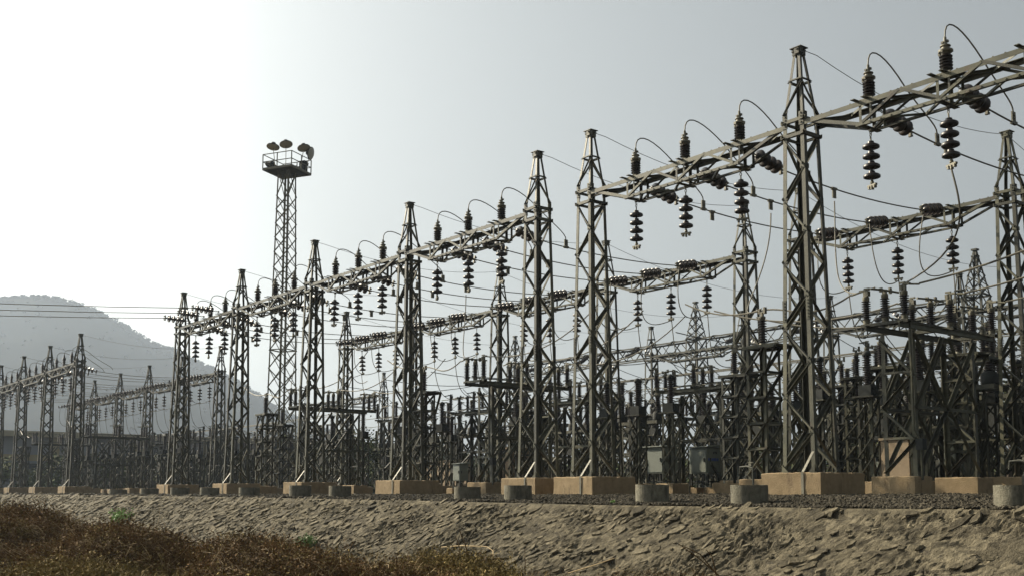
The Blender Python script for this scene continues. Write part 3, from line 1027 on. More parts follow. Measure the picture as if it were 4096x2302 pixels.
# the right-edge string carries a cable down
X = BAY * .5
cable('drop_cable', bez((X, 0, 4.62), (X + .12, 0, 4.0), (X + .05, .6, 3.6), (.45, 2.0, 3.50), 16), .014, 'thick cable hanging from the rightmost front string down to the disconnector', 'cable')

# earth wires, top to top
for i in [0, 1, 2, 3, 4, 5, 6, 7, 8, 9, 10]:
    cable('earth_wire', [V((TX[i] + .1, .06, ZT + .02))] + sag((TX[i] + .16, .25, ZT - .02), (TX[i], ROW_B - .1, ZT + .02), .28, 12), .006, 'thin earth wire from the top of the %s front tower to the second row' % ORD[i + 1], 'cable', 'thin earth wires between tower tops', 5)
for i in [0, 1, 3, 4, 5, 6]:
    cable('earth_wire', sag((TX[i], ROW_B + .1, ZT), (TX[i] - 1.0, 18.8, ZT), .55, 14), .006, 'thin earth wire from the %s second-row tower top to the far rows' % ORD[i + 1], 'cable', 'thin earth wires running back to the far rows', 5)
# incoming lines on the left
for j in range(3):
    X = TX[6] + BAY * (.25 + .25 * j)
    d = V((0, -.86, .03)).normalized()
    str_near.place((X, -.22, 5.98), dirrot(d), '%s line-side insulator string left of the seventh tower, facing the incoming lines' % PH[j], 'insulator', 'line-side insulator strings')
    cable('line_conductor', sag(V((X, -.22, 5.98)) + d * .8, (X - 1.0 + j * .2, -60, 8.0), 1.9, 22), .012, '%s incoming line conductor crossing the sky before the hill' % ['upper', 'middle', 'lower'][2 - j], 'cable', 'incoming line conductors')

# ------------------------------------------------------------------ disconnector (isolator) structure
def stack_mesh(h=.34, r=.078, n=9):
    b = MB()
    shed_stack(b, .06, h, r, n, seg=12)
    return b.mesh('insulator_stack', M_PORC, True)
stack_me = stack_mesh()
def cone_mb(z0, z1, r0, r1):
    return MB().lathe([(r0, z0), (r0, z0 + .015), (r1, z1)], 10)
def make_disconnector(detail=True, m=None):
    m = m or M_STEEL
    t = empty('disconnector')
    W, Lg, Z = .76, 2.95, 2.86
    Rs = MB()
    def P(name, b, mm=m, always=False):
        if detail or always:
            b.build(name, mm, t)
        else:
            Rs.add(b.v, b.f)
    legs = [(.06, .42), (W - .10, .42), (.06, 2.35), (W - .10, 2.35)]
    for lx_, ly_ in legs:
        sx = 1 if lx_ < W / 2 else -1
        sy = 1 if ly_ < Lg / 2 else -1
        P('leg', MB().angle((lx_, ly_, .30), (lx_, ly_, Z - .1), .075, .009, (sx, 0, 0), (0, sy, 0)), always=True)
        P('foot_plate', MB().box((lx_, ly_, .335), (.17, .17, .015)))
    for ly_ in (.42, 2.35):
        zs = [.40, .95, 1.5, 2.05, 2.65]
        for k in range(4):
            xa, xb_ = (legs[0][0], legs[1][0]) if k % 2 == 0 else (legs[1][0], legs[0][0])
            P('brace', MB().angle((xa, ly_ - .006, zs[k]), (xb_, ly_ - .006, zs[k + 1]), .05, .006, (0, 0, -1), (0, -1, 0)))
        for z_ in (.95, 2.05):
            P('brace', MB().angle((legs[0][0], ly_ - .012, z_), (legs[1][0], ly_ - .012, z_), .045, .006, (0, 0, 1), (0, -1, 0)))
    for lx_, sx in ((legs[0][0], -1), (legs[1][0], 1)):
        for a, b_ in (((.42, Z - .15), (1.38, 1.45)), ((2.35, Z - .15), (1.38, 1.45)), ((1.38, 1.5), (.46, .42)), ((1.38, 1.5), (2.31, .42)), ((.42, 1.45), (1.30, Z - .15)), ((2.35, 1.45), (1.46, Z - .15))):
            P('brace', MB().angle((lx_ + sx * .008, a[0], a[1]), (lx_ + sx * .008, b_[0], b_[1]), .055, .007, (0, 0, 1), (1, 0, 0)))
        P('brace', MB().angle((lx_ + sx * .014, .42, 1.45), (lx_ + sx * .014, 2.35, 1.45), .055, .006, (0, 0, 1), (sx, 0, 0)))
    for x_ in (.03, W - .11):
        b = MB().box((x_ + .04, Lg / 2, Z - .035), (.010, Lg, .085)).box((x_ + .04, Lg / 2, Z + .006), (.06, Lg, .008)).box((x_ + .04, Lg / 2, Z - .076), (.06, Lg, .008))
        P('platform_beam', b, always=True)
    for y_ in (.10, 1.48, 2.85):
        b = MB().box((W / 2, y_, Z + .035), (W + .12, .11, .014)).box((W / 2, y_ - .05, Z + .012), (W + .12, .012, .05)).box((W / 2, y_ + .05, Z + .012), (W + .12, .012, .05))
        P('cross_channel', b)
    z0 = Z + .045
    for pi_, y_ in enumerate((.10, 1.48, 2.85)):
        for xi, x_ in enumerate((.02, W / 2, W - .02)):
            if detail:
                inst('insulator_stack', stack_me, t, (x_, y_, z0))
                cone_mb(z0, z0 + .07, .055, .06).build('stack_base', M_CAP, t, True).location = (x_, y_, 0)
                b = MB().lathe([(.05, z0 + .39), (.058, z0 + .41), (.058, z0 + .46), (.04, z0 + .47)], 10, (x_, y_, 0))
                b.build('stack_cap', M_CAP, t, True)
            else:
                b = MB(); shed_stack(b, z0 + .03, .37, .075, 7, (x_, y_), 7); b.lathe([(.05, z0 + .40), (.05, z0 + .47)], 7, (x_, y_, 0))
                P('insulator_stack', b, M_PORC, always=True)
            zc_ = z0 + .47
            if xi != 1:
                sgn = -1 if xi == 0 else 1
                b = MB().box((x_, y_, zc_ + .04), (.07, .05, .10)).box((x_ + sgn * .05, y_, zc_ + .10), (.13, .05, .035)).box((x_ - sgn * .02, y_, zc_ + .13), (.10, .03, .03)).tube([(x_ + sgn * .10, y_, zc_ + .09), (x_ + sgn * .28, y_, zc_ + .06)], .016, 6)
                for q in (-.03, .03):
                    b.box((x_ - sgn * .04, y_ + q, zc_ + .05), (.05, .012, .09))
                P('terminal_head', b, M_CAP)
            else:
                b = MB().box((x_, y_, zc_ + .02), (.06, .06, .05)).tube([(x_ - .05, y_ - .33, zc_ + .05), (x_ + .02, y_, zc_ + .055), (x_ + .05, y_ + .33, zc_ + .05)], .020, 6).box((x_, y_ - .1, zc_ + .05), (.05, .04, .07)).box((x_ + .03, y_ + .12, zc_ + .06), (.03, .06, .10))
                P('blade', b, M_CAP)
    for x_, z_ in ((W / 2 - .08, z0 + .10), (W / 2 + .08, z0 + .05)):
        P('operating_rod', MB().tube([(x_, .05, z_), (x_, 2.95, z_)], .013, 6))
    P('operating_pipe', MB().tube([(W + .02, .36, .28), (W + .02, .36, .9), (W - .06, .30, 1.1), (W - .06, .30, Z)], .021, 7))
    b = MB().box((W + .02, .36, .86), (.12, .12, .18))
    P('mechanism_box', b, M_DARK)
    if Rs.v:
        Rs.build('frame', m, t)['kind'] = 'stuff'
    return Proto(t)
disc_near = make_disconnector(True)
disc_far = make_disconnector(False, M_FARSTEEL)
for i, lb in ((0, 'big disconnector frame with nine dark insulator stacks, right of the nearest tower'), (3, 'disconnector frame with insulator stacks behind the fourth front tower'),
              (5, 'disconnector frame with insulator stacks right of the floodlight mast'), (8, 'small disconnector frame in the left group under the hill'), (10, 'distant disconnector frame near the left edge')):
    (disc_near if i <= 5 else disc_far).place((TX[i] - .22, 1.80, 0), label=lb, cat='disconnector', group='disconnector frames between the two rows')
    plinth(TX[i] + .14, 2.22, .80, .52, .34, 'small ochre plinth under the near end of the disconnector by the %s front tower' % ORD[i + 1], 'small plinths under disconnectors')
    plinth(TX[i] + .14, 4.15, .80, .52, .34, 'small ochre plinth under the far end of the disconnector by the %s front tower' % ORD[i + 1], 'small plinths under disconnectors')
for k in (1, 3, 4, 5, 6, 8, 9, 10, 11):
    xc = TX[k] + BAY / 2
    pr = disc_near if k in (1, 3, 4) else disc_far
    pr.place((xc - 1.475, 7.35 + .76, 0), (0, 0, -PI / 2), 'disconnector frame standing lengthwise behind the second row, %s' % bayname(k), 'disconnector', 'disconnector frames behind the second row')
    plinth(xc - 1.475 + .42, 7.35 + .38, .52, .80, .34, 'small ochre plinth, left end of rear disconnector, %s' % bayname(k), 'small plinths behind the second row')
    plinth(xc - 1.475 + 2.35, 7.35 + .38, .52, .80, .34, 'small ochre plinth, right end of rear disconnector, %s' % bayname(k), 'small plinths behind the second row')

# ------------------------------------------------------------------ bus posts
def make_bus_post(detail=True):
    t = empty('post_support')
    w = .22
    Z = 2.76
    Rs = MB()
    m = M_STEEL if detail else M_FARSTEEL
    for sx, sy in ((-1, -1), (1, -1), (1, 1), (-1, 1)):
        MB().angle((sx * w, sy * w, .30), (sx * w, sy * w, Z), .055, .007, (-sx, 0, 0), (0, -sy, 0)).build('leg', m, t)
    for fi, (c0, c1, inn) in enumerate(FACES):
        o = V(inn) * -.005
        for k in range(5):
            za, zb = .38 + k * .47, .38 + (k + 1) * .47
            p = V((c0[0] * w, c0[1] * w, za)) + o; q = V((c1[0] * w, c1[1] * w, zb)) + o
            b = MB().angle(p, q, .045, .006, (0, 0, 1), (1, 0, 0) if abs(inn[0]) > .5 else -V(inn))
            b2 = MB().angle(V((c0[0] * w, c0[1] * w, zb)) + o, V((c1[0] * w, c1[1] * w, zb)) + o, .045, .006, (0, 0, 1), -V(inn))
            if detail:
                b.build('brace', m, t); b2.build('brace', m, t)
            else:
                Rs.add(b.v, b.f); Rs.add(b2.v, b2.f)
    if Rs.v:
        Rs.build('bracing', m, t)['kind'] = 'stuff'
    MB().box((.1, 0, Z + .012), (.78, .5, .02)).box((.1, -.24, Z - .02), (.78, .012, .05)).box((.1, .24, Z - .02), (.78, .012, .05)).build('top_plate', m, t)
    for s in (-1, 1):
        MB().angle((w, s * w, Z - .55), (.47, s * w, Z - .02), .045, .006, (0, 0, 1), (0, s, 0)).build('bracket', m, t)
    return Proto(t)
busp = make_bus_post(True)
busf = make_bus_post(False)
def make_bus_ins():
    t = empty('bus_insulator')
    cone_mb(0, .06, .07, .06).build('stack_base', M_CAP, t, True)
    b = MB(); shed_stack(b, .06, .44, .085, 9, seg=14)
    b.build('porcelain_body', M_PORC, t, True)
    b = MB().lathe([(.05, .50), (.065, .53), (.065, .56)], 10)
    b.box((0, 0, .60), (.05, .05, .08)).box((-.05, 0, .66), (.03, .05, .09)).box((.07, 0, .67), (.04, .06, .12)).box((0, 0, .64), (.17, .04, .02))
    b.build('terminal', M_CAP, t)
    return Proto(t)
bins = make_bus_ins()
BP = [(-2.49, 1, 'right of the third front tower'), (-14.04, 4, 'between the fourth and fifth front towers'), (-24.03, 6, 'beside the floodlight mast foot'), (-46.7, 9, 'in the left group'), (-56.7, 11, 'at the left edge')]
for X, k, lb in BP:
    near = k <= 6
    (busp if near else busf).place((X, 1.99, 0), label='slim square lattice post support standing %s' % lb, cat='post support', group='slim lattice post supports')
    bins.place((X, 1.99, 2.785), label='ribbed bus insulator on the slim support %s' % lb, cat='insulator', group='bus insulators on slim supports')
    plinth(X, 1.99, .70, .70, .32, 'low ochre plinth under the slim support %s' % lb, 'low plinths under slim supports')
    # bus cables: left over the bay and right to the disconnector
    right = {1: 0, 4: 3, 6: 5, 9: 8, 11: 10}[k]
    e = V((TX[right] - .48, 1.90, 3.45))
    s0 = V((X, 1.99, 3.46))
    cable('bus_cable', bez(s0, s0 + V((.6, 0, .03)), e + V((-.9, 0, -.42)), e, 14), .016, 'sagging bus cable from slim support to disconnector, %s' % lb, 'cable', 'sagging bus cables beside the front row')
    s1 = V((X, 1.99, 3.46))
    e2 = V((TX[k] + .4, 2.2, 3.9))
    cable('bus_cable', bez(s1, s1 + V((-.6, 0, -.03)), e2 + V((.8, 0, -.4)), e2, 14), .016, 'bus cable rising away from the slim support, %s' % lb, 'cable', 'rising bus cables beside the front row')
# bus cables right of the big disconnector and between phases
for j, y_ in enumerate((1.90, 3.28, 4.65)):
    cable('bus_cable', bez((.80, y_, 3.45), (1.5, y_, 3.50), (2.6, y_, 3.55), (5.2, y_, 4.4), 12), .016, '%s bus cable leaving the big disconnector to the right edge' % ['nearest', 'middle', 'farthest'][j], 'cable', 'bus cables at the right edge')
for i, k in ((3, 3), (5, 5)):
    for j, y_ in enumerate((1.90, 3.28, 4.65)):
        X0 = TX[i] + .78
        cable('bus_cable', bez((X0, y_, 3.45), (X0 + 1.2, y_, 3.25), (X0 + 2.6, y_, 3.3), (X0 + 4.0, y_, 4.2), 14), .014, '%s bus cable looping right from the disconnector by the %s front tower' % (['nearest', 'middle', 'farthest'][j], ORD[i + 1]), 'cable', 'bus cables looping from disconnectors')
for j, y_ in enumerate((3.28, 4.65)):
    cable('bus_cable', bez((-.48, y_, 3.45), (-1.2, y_, 3.3), (-2.8, y_, 3.2), (-4.8, y_, 3.9), 14), .016, '%s bus cable sagging left from the big disconnector' % ['middle', 'farthest'][j], 'cable', 'bus cables sagging left of the big disconnector')

# ------------------------------------------------------------------ kiosks
def make_kiosk(blue):
    t = empty('control_kiosk')
    MB().box((0, 0, .77), (.50, .42, .60)).build('cabinet', M_GREY, t)
    b = MB()
    b.add([(-.30, -.27, 1.08), (.30, -.27, 1.08), (.30, .27, 1.08), (-.30, .27, 1.08), (-.30, -.27, 1.10), (.30, -.27, 1.10), (.30, .27, 1.14), (-.30, .27, 1.14)],
          [(3, 2, 1, 0), (4, 5, 6, 7), (0, 1, 5, 4), (1, 2, 6, 5), (2, 3, 7, 6), (3, 0, 4, 7)])
    b.build('roof', M_GREY, t)
    d = MB().box((0, -.216, .77), (.44, .012, .54)).build('door', M_GREY, t)
    MB().box((.18, -.232, .78), (.02, .02, .09)).build('handle', M_DARK, d)
    d = MB().box((.256, 0, .77), (.012, .36, .54)).build('door', M_GREY, t)
    MB().box((.27, -.13, .78), (.02, .02, .09)).build('handle', M_DARK, d)
    if blue:
        b = MB()
        xx = -.17
        for w_ in (.035, .02, .04, .03, .02, .035, .04, .02, .03):
            b.box((.264, xx, .79), (.004, w_ - .006, .065))
            xx += w_ + .004
        b.build('blue_band', M_BLUE, t)
        MB().box((.264, .02, .96), (.004, .09, .03)).box((.264, -.02, .945), (.004, .03, .05)).box((.264, .06, .945), (.004, .03, .05)).build('emblem', M_DARK, t)
    for sx in (-1, 1):
        for sy in (-1, 1):
            MB().box((sx * .22, sy * .18, .33), (.045, .045, .28)).build('leg', M_DARK, t)
    MB().box((0, -.18, .28), (.42, .03, .03)).box((0, .18, .28), (.42, .03, .03)).box((.22, 0, .28), (.03, .34, .03)).build('rail', M_DARK, t)
    MB().tube([(-.17, -.24, .46), (-.20, -.26, .36), (-.21, -.26, .0)], .018, 6).build('conduit', M_CAP, t)
    return Proto(t)
ki0, ki1 = make_kiosk(False), make_kiosk(True)
KI = [(-9.6, 6.55, 0, 'plain grey control kiosk on legs between the second and third front towers'), (-9.0, 7.55, 1, 'grey control kiosk with a blue band, left of the nearest tower'),
      (-15.6, 4.3, 0, 'small grey kiosk seen low between the fourth and third towers'), (-3.2, 9.8, 1, 'grey kiosk with blue band behind the big disconnector'), (-5.4, 10.6, 0, 'dark plain kiosk beyond the nearest tower plinth')]
for x, y, bl, lb in KI:
    o = (ki1 if bl else ki0).place((x, y, .06), (0, 0, 0), lb, 'kiosk', 'grey control kiosks on legs')
    o.scale = (1.25, 1.25, 1.12) if y > 5 else (.7, .7, .8)
    for sx in (-1, 1):
        plinth(x + sx * .27, y, .30, .42, .22, 'tiny ochre block under the %s legs of the %s kiosk' % (('left', 'right')[sx > 0], ['nearest plain', 'nearest blue-banded', 'small low', 'blue-banded rear', 'dark rear'][KI.index((x, y, bl, lb))]), 'tiny blocks under the kiosks')

# ------------------------------------------------------------------ circuit breakers, current transformers
def make_breaker():
    t = empty('circuit_breaker')
    m = M_STEEL
    for sx in (-1, 1):
        for sy in (-1, 1):
            MB().angle((sx * .55, sy * .28, .30), (sx * .55, sy * .28, 2.25), .07, .008, (-sx, 0, 0), (0, -sy, 0)).build('leg', m, t)
        for k, (za, zb) in enumerate(((.4, 1.3), (1.3, 2.2))):
            MB().angle((sx * .556, -.28, za), (sx * .556, .28, zb), .05, .006, (0, 0, 1), (sx, 0, 0)).build('brace', m, t)
    for sy in (-1, 1):
        for za, xa, zb, xb_ in ((.4, -.55, 1.3, .55), (1.3, .55, 2.2, -.55), (1.3, -.55, 1.3, .55)):
            MB().angle((xa, sy * .286, za), (xb_, sy * .286, zb), .05, .006, (0, 0, 1), (0, sy, 0)).build('brace', m, t)
    b = MB().box((0, -.28, 2.28), (2.1, .06, .10)).box((0, .28, 2.28), (2.1, .06, .10)).box((-1.0, 0, 2.28), (.06, .6, .09)).box((1.0, 0, 2.28), (.06, .6, .09))
    b.build('top_frame', m, t)
    MB().box((.1, -.24, 1.75), (.50, .28, .62)).build('mechanism_box', M_DARK, t)
    for x_ in (-.8, 0, .8):
        MB().lathe([(.13, 2.33), (.17, 2.36), (.17, 2.56), (.12, 2.62)], 12, (x_, 0, 0)).build('tank', M_DARK, t, True)
        b = MB(); shed_stack(b, 2.62, .45, .11, 8, (x_, 0), 12); b.build('lower_bushing', M_PORC, t, True)
        MB().lathe([(.09, 3.07), (.10, 3.09), (.10, 3.13), (.09, 3.15)], 10, (x_, 0, 0)).box((x_, -.14, 3.11), (.05, .16, .04)).build('flange', M_CAP, t, True)
        b = MB(); shed_stack(b, 3.15, .42, .10, 8, (x_, 0), 12); b.build('upper_bushing', M_PORC, t, True)
        MB().lathe([(.07, 3.57), (.08, 3.60), (.08, 3.66), (.03, 3.68)], 10, (x_, 0, 0)).box((x_, .12, 3.63), (.04, .16, .04)).build('cap', M_CAP, t, True)
    return Proto(t)
def make_ct(wide=False):
    t = empty('current_transformer')
    m = M_STEEL
    w = .16
    for sx, sy in ((-1, -1), (1, -1), (1, 1), (-1, 1)):
        MB().angle((sx * w, sy * w, .30), (sx * w, sy * w, 2.0), .05, .006, (-sx, 0, 0), (0, -sy, 0)).build('leg', m, t)
    b = MB()
    for fi, (c0, c1, inn) in enumerate(FACES):
        for k in range(4):
            za, zb = .36 + k * .41, .36 + (k + 1) * .41
            b.angle(V((c0[0] * w, c0[1] * w, za)), V((c1[0] * w, c1[1] * w, zb)), .035, .005, (0, 0, 1), -V(inn))
    b.build('bracing', m, t)['kind'] = 'stuff'
    MB().box((0, 0, 2.02), (.46, .46, .03)).build('top_plate', m, t)
    MB().box((0, 0, 2.15), (.28, .28, .22)).box((.17, 0, 2.13), (.06, .12, .12)).build('tank', M_DARK, t)
    b = MB(); shed_stack(b, 2.26, .60, .095, 12, seg=12); b.build('bushing', M_PORC, t, True)
    MB().lathe([(.08, 2.86), (.09, 2.87), (.09, 2.93), (.06, 2.96), (.02, 2.98)], 12).box((.15, 0, 2.94), (.14, .05, .03)).box((-.15, 0, 2.94), (.14, .05, .03)).build('head', M_DARK, t, True)
    return Proto(t)
brk, ct = make_breaker(), make_ct()
for k in (1, 3, 4, 5, 6, 8, 9, 10, 11):
    xc = TX[k] + BAY / 2
    bn = bayname(k)
    brk.place((xc, 10.3, 0), label='circuit breaker with three dark double bushings, %s' % bn, cat='circuit breaker', group='circuit breakers behind the second row')
    for sx in (-1, 1):
        plinth(xc + sx * .55, 10.3, .4, .8, .32, '%s small plinth of the circuit breaker, %s' % ('left' if sx < 0 else 'right', bn), 'small plinths of the circuit breakers')
    for j in range(3):
        ct.place((xc + (j - 1) * 1.2, 9.1, 0), label='%s current transformer on lattice stand, %s' % (PH[j], bn), cat='current transformer', group='current transformers in front of the breakers')
        ct.place((xc + (j - 1) * 1.2, 12.2, .25 if j == 1 else 0), label='%s rear voltage transformer behind the breaker, %s' % (PH[j], bn), cat='voltage transformer', group='voltage transformers behind the breakers')
        for (ya, za), (yb, zb) in (((7.73, 3.7), (9.1, 3.0)), ((9.1, 3.0), (10.3, 3.65)), ((10.3, 3.65), (12.2, 3.05)), ((12.2, 3.05), (14.4, 3.7))):
            cable('connection_cable', sag((xc + (j - 1) * 1.15, ya, za), (xc + (j - 1) * 1.15, yb, zb), .10, 8), .011, '%s %s link cable between rear equipment, %s' % (PH[j], {7.73: 'first', 9.1: 'second', 10.3: 'third', 12.2: 'fourth'}[ya], bn), 'cable', 'link cables between rear equipment', 5)
    disc_far.place((xc - 1.475, 14.9, 0), (0, 0, -PI / 2), 'rear disconnector frame behind the breakers, %s' % bn, 'disconnector', 'rear disconnector frames')
for k in (1, 3, 4, 5, 6, 8, 9, 10, 11):
    xc = TX[k] + BAY / 2
    bn = bayname(k)
    for j in range(3):
        ct.place((xc + (j - 1) * 1.15, 5.3, 0), (0, 0, .1 * j), '%s dark instrument transformer in front of the second row, %s' % (PH[j], bn), 'current transformer', 'instrument transformers before the second row')
        plinth(xc + (j - 1) * 1.15, 5.3, .55, .55, .30, '%s low ochre plinth before the second row, %s' % (PH[j], bn), 'low plinths before the second row')
        ct.place((xc + (j - 1) * 1.4 + .4, 16.6, .1), label='%s slim transformer far behind the breakers, %s' % (PH[j], bn), cat='current transformer', group='far slim transformers')
    brk.place((xc + .5, 13.5, .1), label='rear circuit breaker behind the first breaker row, %s' % bn, cat='circuit breaker', group='rear circuit breakers')
    brk.place((xc - .4, 20.5, .3), label='farthest circuit breaker before the trees, %s' % bn, cat='circuit breaker', group='farthest circuit breakers')
for n_, X in enumerate((-5.9, -19.2, -29.5, -33.0, -36.0)):
    brk.place((X, 11.0 + n_ * .8, 0), label='circuit breaker standing in a gap of the rear rows, %s from the right' % ORD[n_ + 1], cat='circuit breaker', group='breakers in the gaps of the rear rows')
    disc_far.place((X - 1, 16.2, 0), (0, 0, -PI / 2), 'disconnector frame in a gap of the rear rows, %s from the right' % ORD[n_ + 1], 'disconnector', 'disconnectors in the gaps of the rear rows')
for n_, (X, Y) in enumerate(((-.9, 6.0), (-.75, 8.6), (-3.1, 6.7), (-4.6, 8.0), (-6.1, 5.4), (-6.0, 9.4), (-17.9, 8.5), (-29.0, 5.0))):
    (busp if n_ < 4 else busf).place((X, Y, 0), (0, 0, .1), 'slim lattice post stand among the rear equipment, %s from the right' % ORD[n_ + 1], 'post support', 'rear slim post stands')
    bins.place((X, Y, 2.785), (0, 0, .4), 'ribbed insulator on the %s rear slim post stand from the right' % ORD[n_ + 1], 'insulator', 'insulators on rear slim stands')
for n_, (X, Y) in enumerate(((-4.3, 13.2), (-2.6, 10.6), (-9.6, 17.2), (-6.2, 12.4))):
    disc_far.place((X, Y, 0), (0, 0, 0), 'rear disconnector frame seen end-on, %s from the right' % ORD[n_ + 1], 'disconnector', 'rear disconnector frames seen end-on')
for n_, (X, Y) in enumerate(((-1.9, 9.0), (-1.2, 9.6), (-3.6, 8.9), (-3.9, 11.6), (-2.9, 12.6), (-4.9, 10.6), (-5.6, 7.2), (-6.3, 7.9))):
    ct.place((X, Y, 0), (0, 0, .2), 'dark ribbed transformer among the rear equipment, %s from the right' % ORD[n_ + 1], 'current transformer', 'scattered rear transformers at the right')
# gap between the second and third towers: one more frame
brk.place((-2.1, 7.9, 0), (0, 0, .0), 'large circuit breaker seen through the nearest tower, right side', 'circuit breaker', 'circuit breakers behind the second row')
disc_far.place((2.2, 8.6, 0), (0, 0, 0), 'disconnector frame behind the right-edge tower', 'disconnector', 'disconnector frames behind the second row')

# ------------------------------------------------------------------ far gantries (third row and the taller far rows)
for n_, X in enumerate((-2.9, -8.0, -13.0, -17.1, -22.1, -44.3, -49.3, -54.3)):
    far_t.place((X, 18.8, 0), label='thin far lattice tower of the third row, %s from the right' % ORD[n_ + 1], cat='lattice tower', group='lattice towers of the third row')
for n_, X in enumerate((-8.0, -13.0, -22.1, -49.3, -54.3)):
    far_b.place((X, 18.8, 0), label='far lattice beam of the third row, %s from the right' % ORD[n_ + 1], cat='lattice beam', group='lattice beams of the third row')
def make_big_tower():
    t = empty('tall_lattice_tower')
    b = MB()
    H, w0, w1 = 9.0, .75, .42
    def hw(z): return w0 + (w1 - w0) * z / H
    legs = MB()
    for sx, sy in ((-1, -1), (1, -1), (1, 1), (-1, 1)):
        MB().angle((sx * w0, sy * w0, 0), (sx * w1, sy * w1, H), .09, .012, (-sx, 0, 0), (0, -sy, 0)).build('leg', M_FARSTEEL, t)
        MB().angle((sx * w1, sy * w1, H), (sx * .07, sy * .07, H + 2.1), .07, .01, (-sx, 0, 0), (0, -sy, 0)).build('peak_leg', M_FARSTEEL, t)
    n = 10
    for c0, c1, inn in FACES:
        for k in range(n):
            za, zb = H * k / n, H * (k + 1) / n
            for a, c in ((c0, c1), (c1, c0)):
                b.angle((a[0] * hw(za), a[1] * hw(za), za), (c[0] * hw(zb), c[1] * hw(zb), zb), .05, .008, (0, 0, 1), -V(inn))
        b.angle((c0[0] * w1, c0[1] * w1, H), (c1[0] * w1, c1[1] * w1, H), .08, .01, (0, 0, 1), -V(inn))
        for k in range(4):
            za, zb = H + 2.1 * k / 4.5, H + 2.1 * (k + 1) / 4.5
            f0, f1 = w1 + (.07 - w1) * k / 4.5, w1 + (.07 - w1) * (k + 1) / 4.5
            for a, c in ((c0, c1), (c1, c0)):
                b.angle((a[0] * f0, a[1] * f0, za), (c[0] * f1, c[1] * f1, zb), .04, .006, (0, 0, 1), -V(inn))
    b.build('bracing', M_FARSTEEL, t)['kind'] = 'stuff'
    MB().box((0, 0, H + 2.14), (.26, .26, .08)).build('cap_plate', M_FARSTEEL, t)
    return Proto(t)
big_t = make_big_tower()
def make_big_beam(L):
    t = empty('long_lattice_beam')
    for s in (-1, 1):
        MB().angle((0, s * .35, 8.9), (L, s * .35, 8.9), .09, .012, (0, -s, 0), (0, 0, -1)).build('top_chord', M_FARSTEEL, t)
        MB().angle((.4, s * .35, 8.1), (L - .4, s * .35, 8.1), .08, .012, (0, -s, 0), (0, 0, 1)).build('bottom_chord', M_FARSTEEL, t)
    b = MB()
    n = int(L / .8)
    for i in range(n):
        xa, xb_ = .4 + (L - .8) * i / n, .4 + (L - .8) * (i + 1) / n
        za, zb = (8.9, 8.1) if i % 2 else (8.1, 8.9)
        for s in (-1, 1):
            b.angle((xa, s * .35, za), (xb_, s * .35, zb), .05, .008, (0, 0, 1), (0, s, 0))
        b.angle((xa, -.35 if i % 2 else .35, 8.9), (xb_, .35 if i % 2 else -.35, 8.9), .045, .008, (1, 0, 0), (0, 0, 1))
    b.build('bracing', M_FARSTEEL, t)['kind'] = 'stuff'
    return t
for n_, (X, Y) in enumerate(((-14.6, 32), (-31.6, 32), (-48.6, 32))):
    big_t.place((X, Y, -.1), label='tall cross-braced far lattice tower, %s from the right' % ORD[n_ + 1], cat='lattice tower', group='tall far lattice towers')
bb = Proto(make_big_beam(16.2))
for n_, X in enumerate((-31.2, -48.2)):
    bb.place((X, 32, 0), label='long far lattice beam, %s' % ('right span' if n_ == 0 else 'left span'), cat='lattice beam', group='long far lattice beams')
    for q in range(3):
        for s in (-1, 1):
            x_ = X + 3 + q * 4.6
            pts_ = sag((x_, 32 + s * .3, 8.8), (x_ + .3, 32 + s * 1.7, 8.2), .12, 10)
            b = MB()
            for w_ in range(10):
                p = pts_[w_]; d = (pts_[w_ + 1] - p)
                Mx = d.to_track_quat('Z', 'X').to_matrix()
                b.lathe([(.04, 0), (.13, .03), (.13, .06), (.04, .10)], 7, p, Mx)
            o = b.build('tension_string', M_PORC, None, True)
            tag(o, '%s long far tension string, %s span, %s side' % (['left', 'middle', 'right'][q], 'right' if n_ == 0 else 'left', 'near' if s < 0 else 'rear'), 'insulator', 'long tension strings on the far beams')
            cable('far_conductor', sag(pts_[-1], (x_ + (1.0 if s < 0 else -2.0), 32 + s * 16, 6.2 if s < 0 else 8.5), .8, 10), .02, '%s far conductor leaving the %s far span towards the %s' % (['left', 'middle', 'right'][q], 'right' if n_ == 0 else 'left', 'near rows' if s < 0 else 'hills'), 'cable', 'conductors of the far gantry', 5, M_FARSTEEL)
# long rigid bus bars over the rear yard
for n_, (y_, z_) in enumerate(((11.3, 3.95), (11.8, 4.05), (13.2, 4.2), (16.6, 4.3), (17.1, 3.9))):
    cable('bus_conductor', sag((2.0, y_, z_), (-27.0, y_, z_), .12, 24), .016, '%s long bus conductor running over the rear equipment, right part' % ORD[n_ + 1], 'cable', 'long bus conductors over the rear equipment', 5)
    cable('bus_conductor', sag((-36.0, y_, z_), (-62.0, y_, z_), .12, 20), .016, '%s long bus conductor over the left group of equipment' % ORD[n_ + 1], 'cable', 'long bus conductors over the left group', 5)

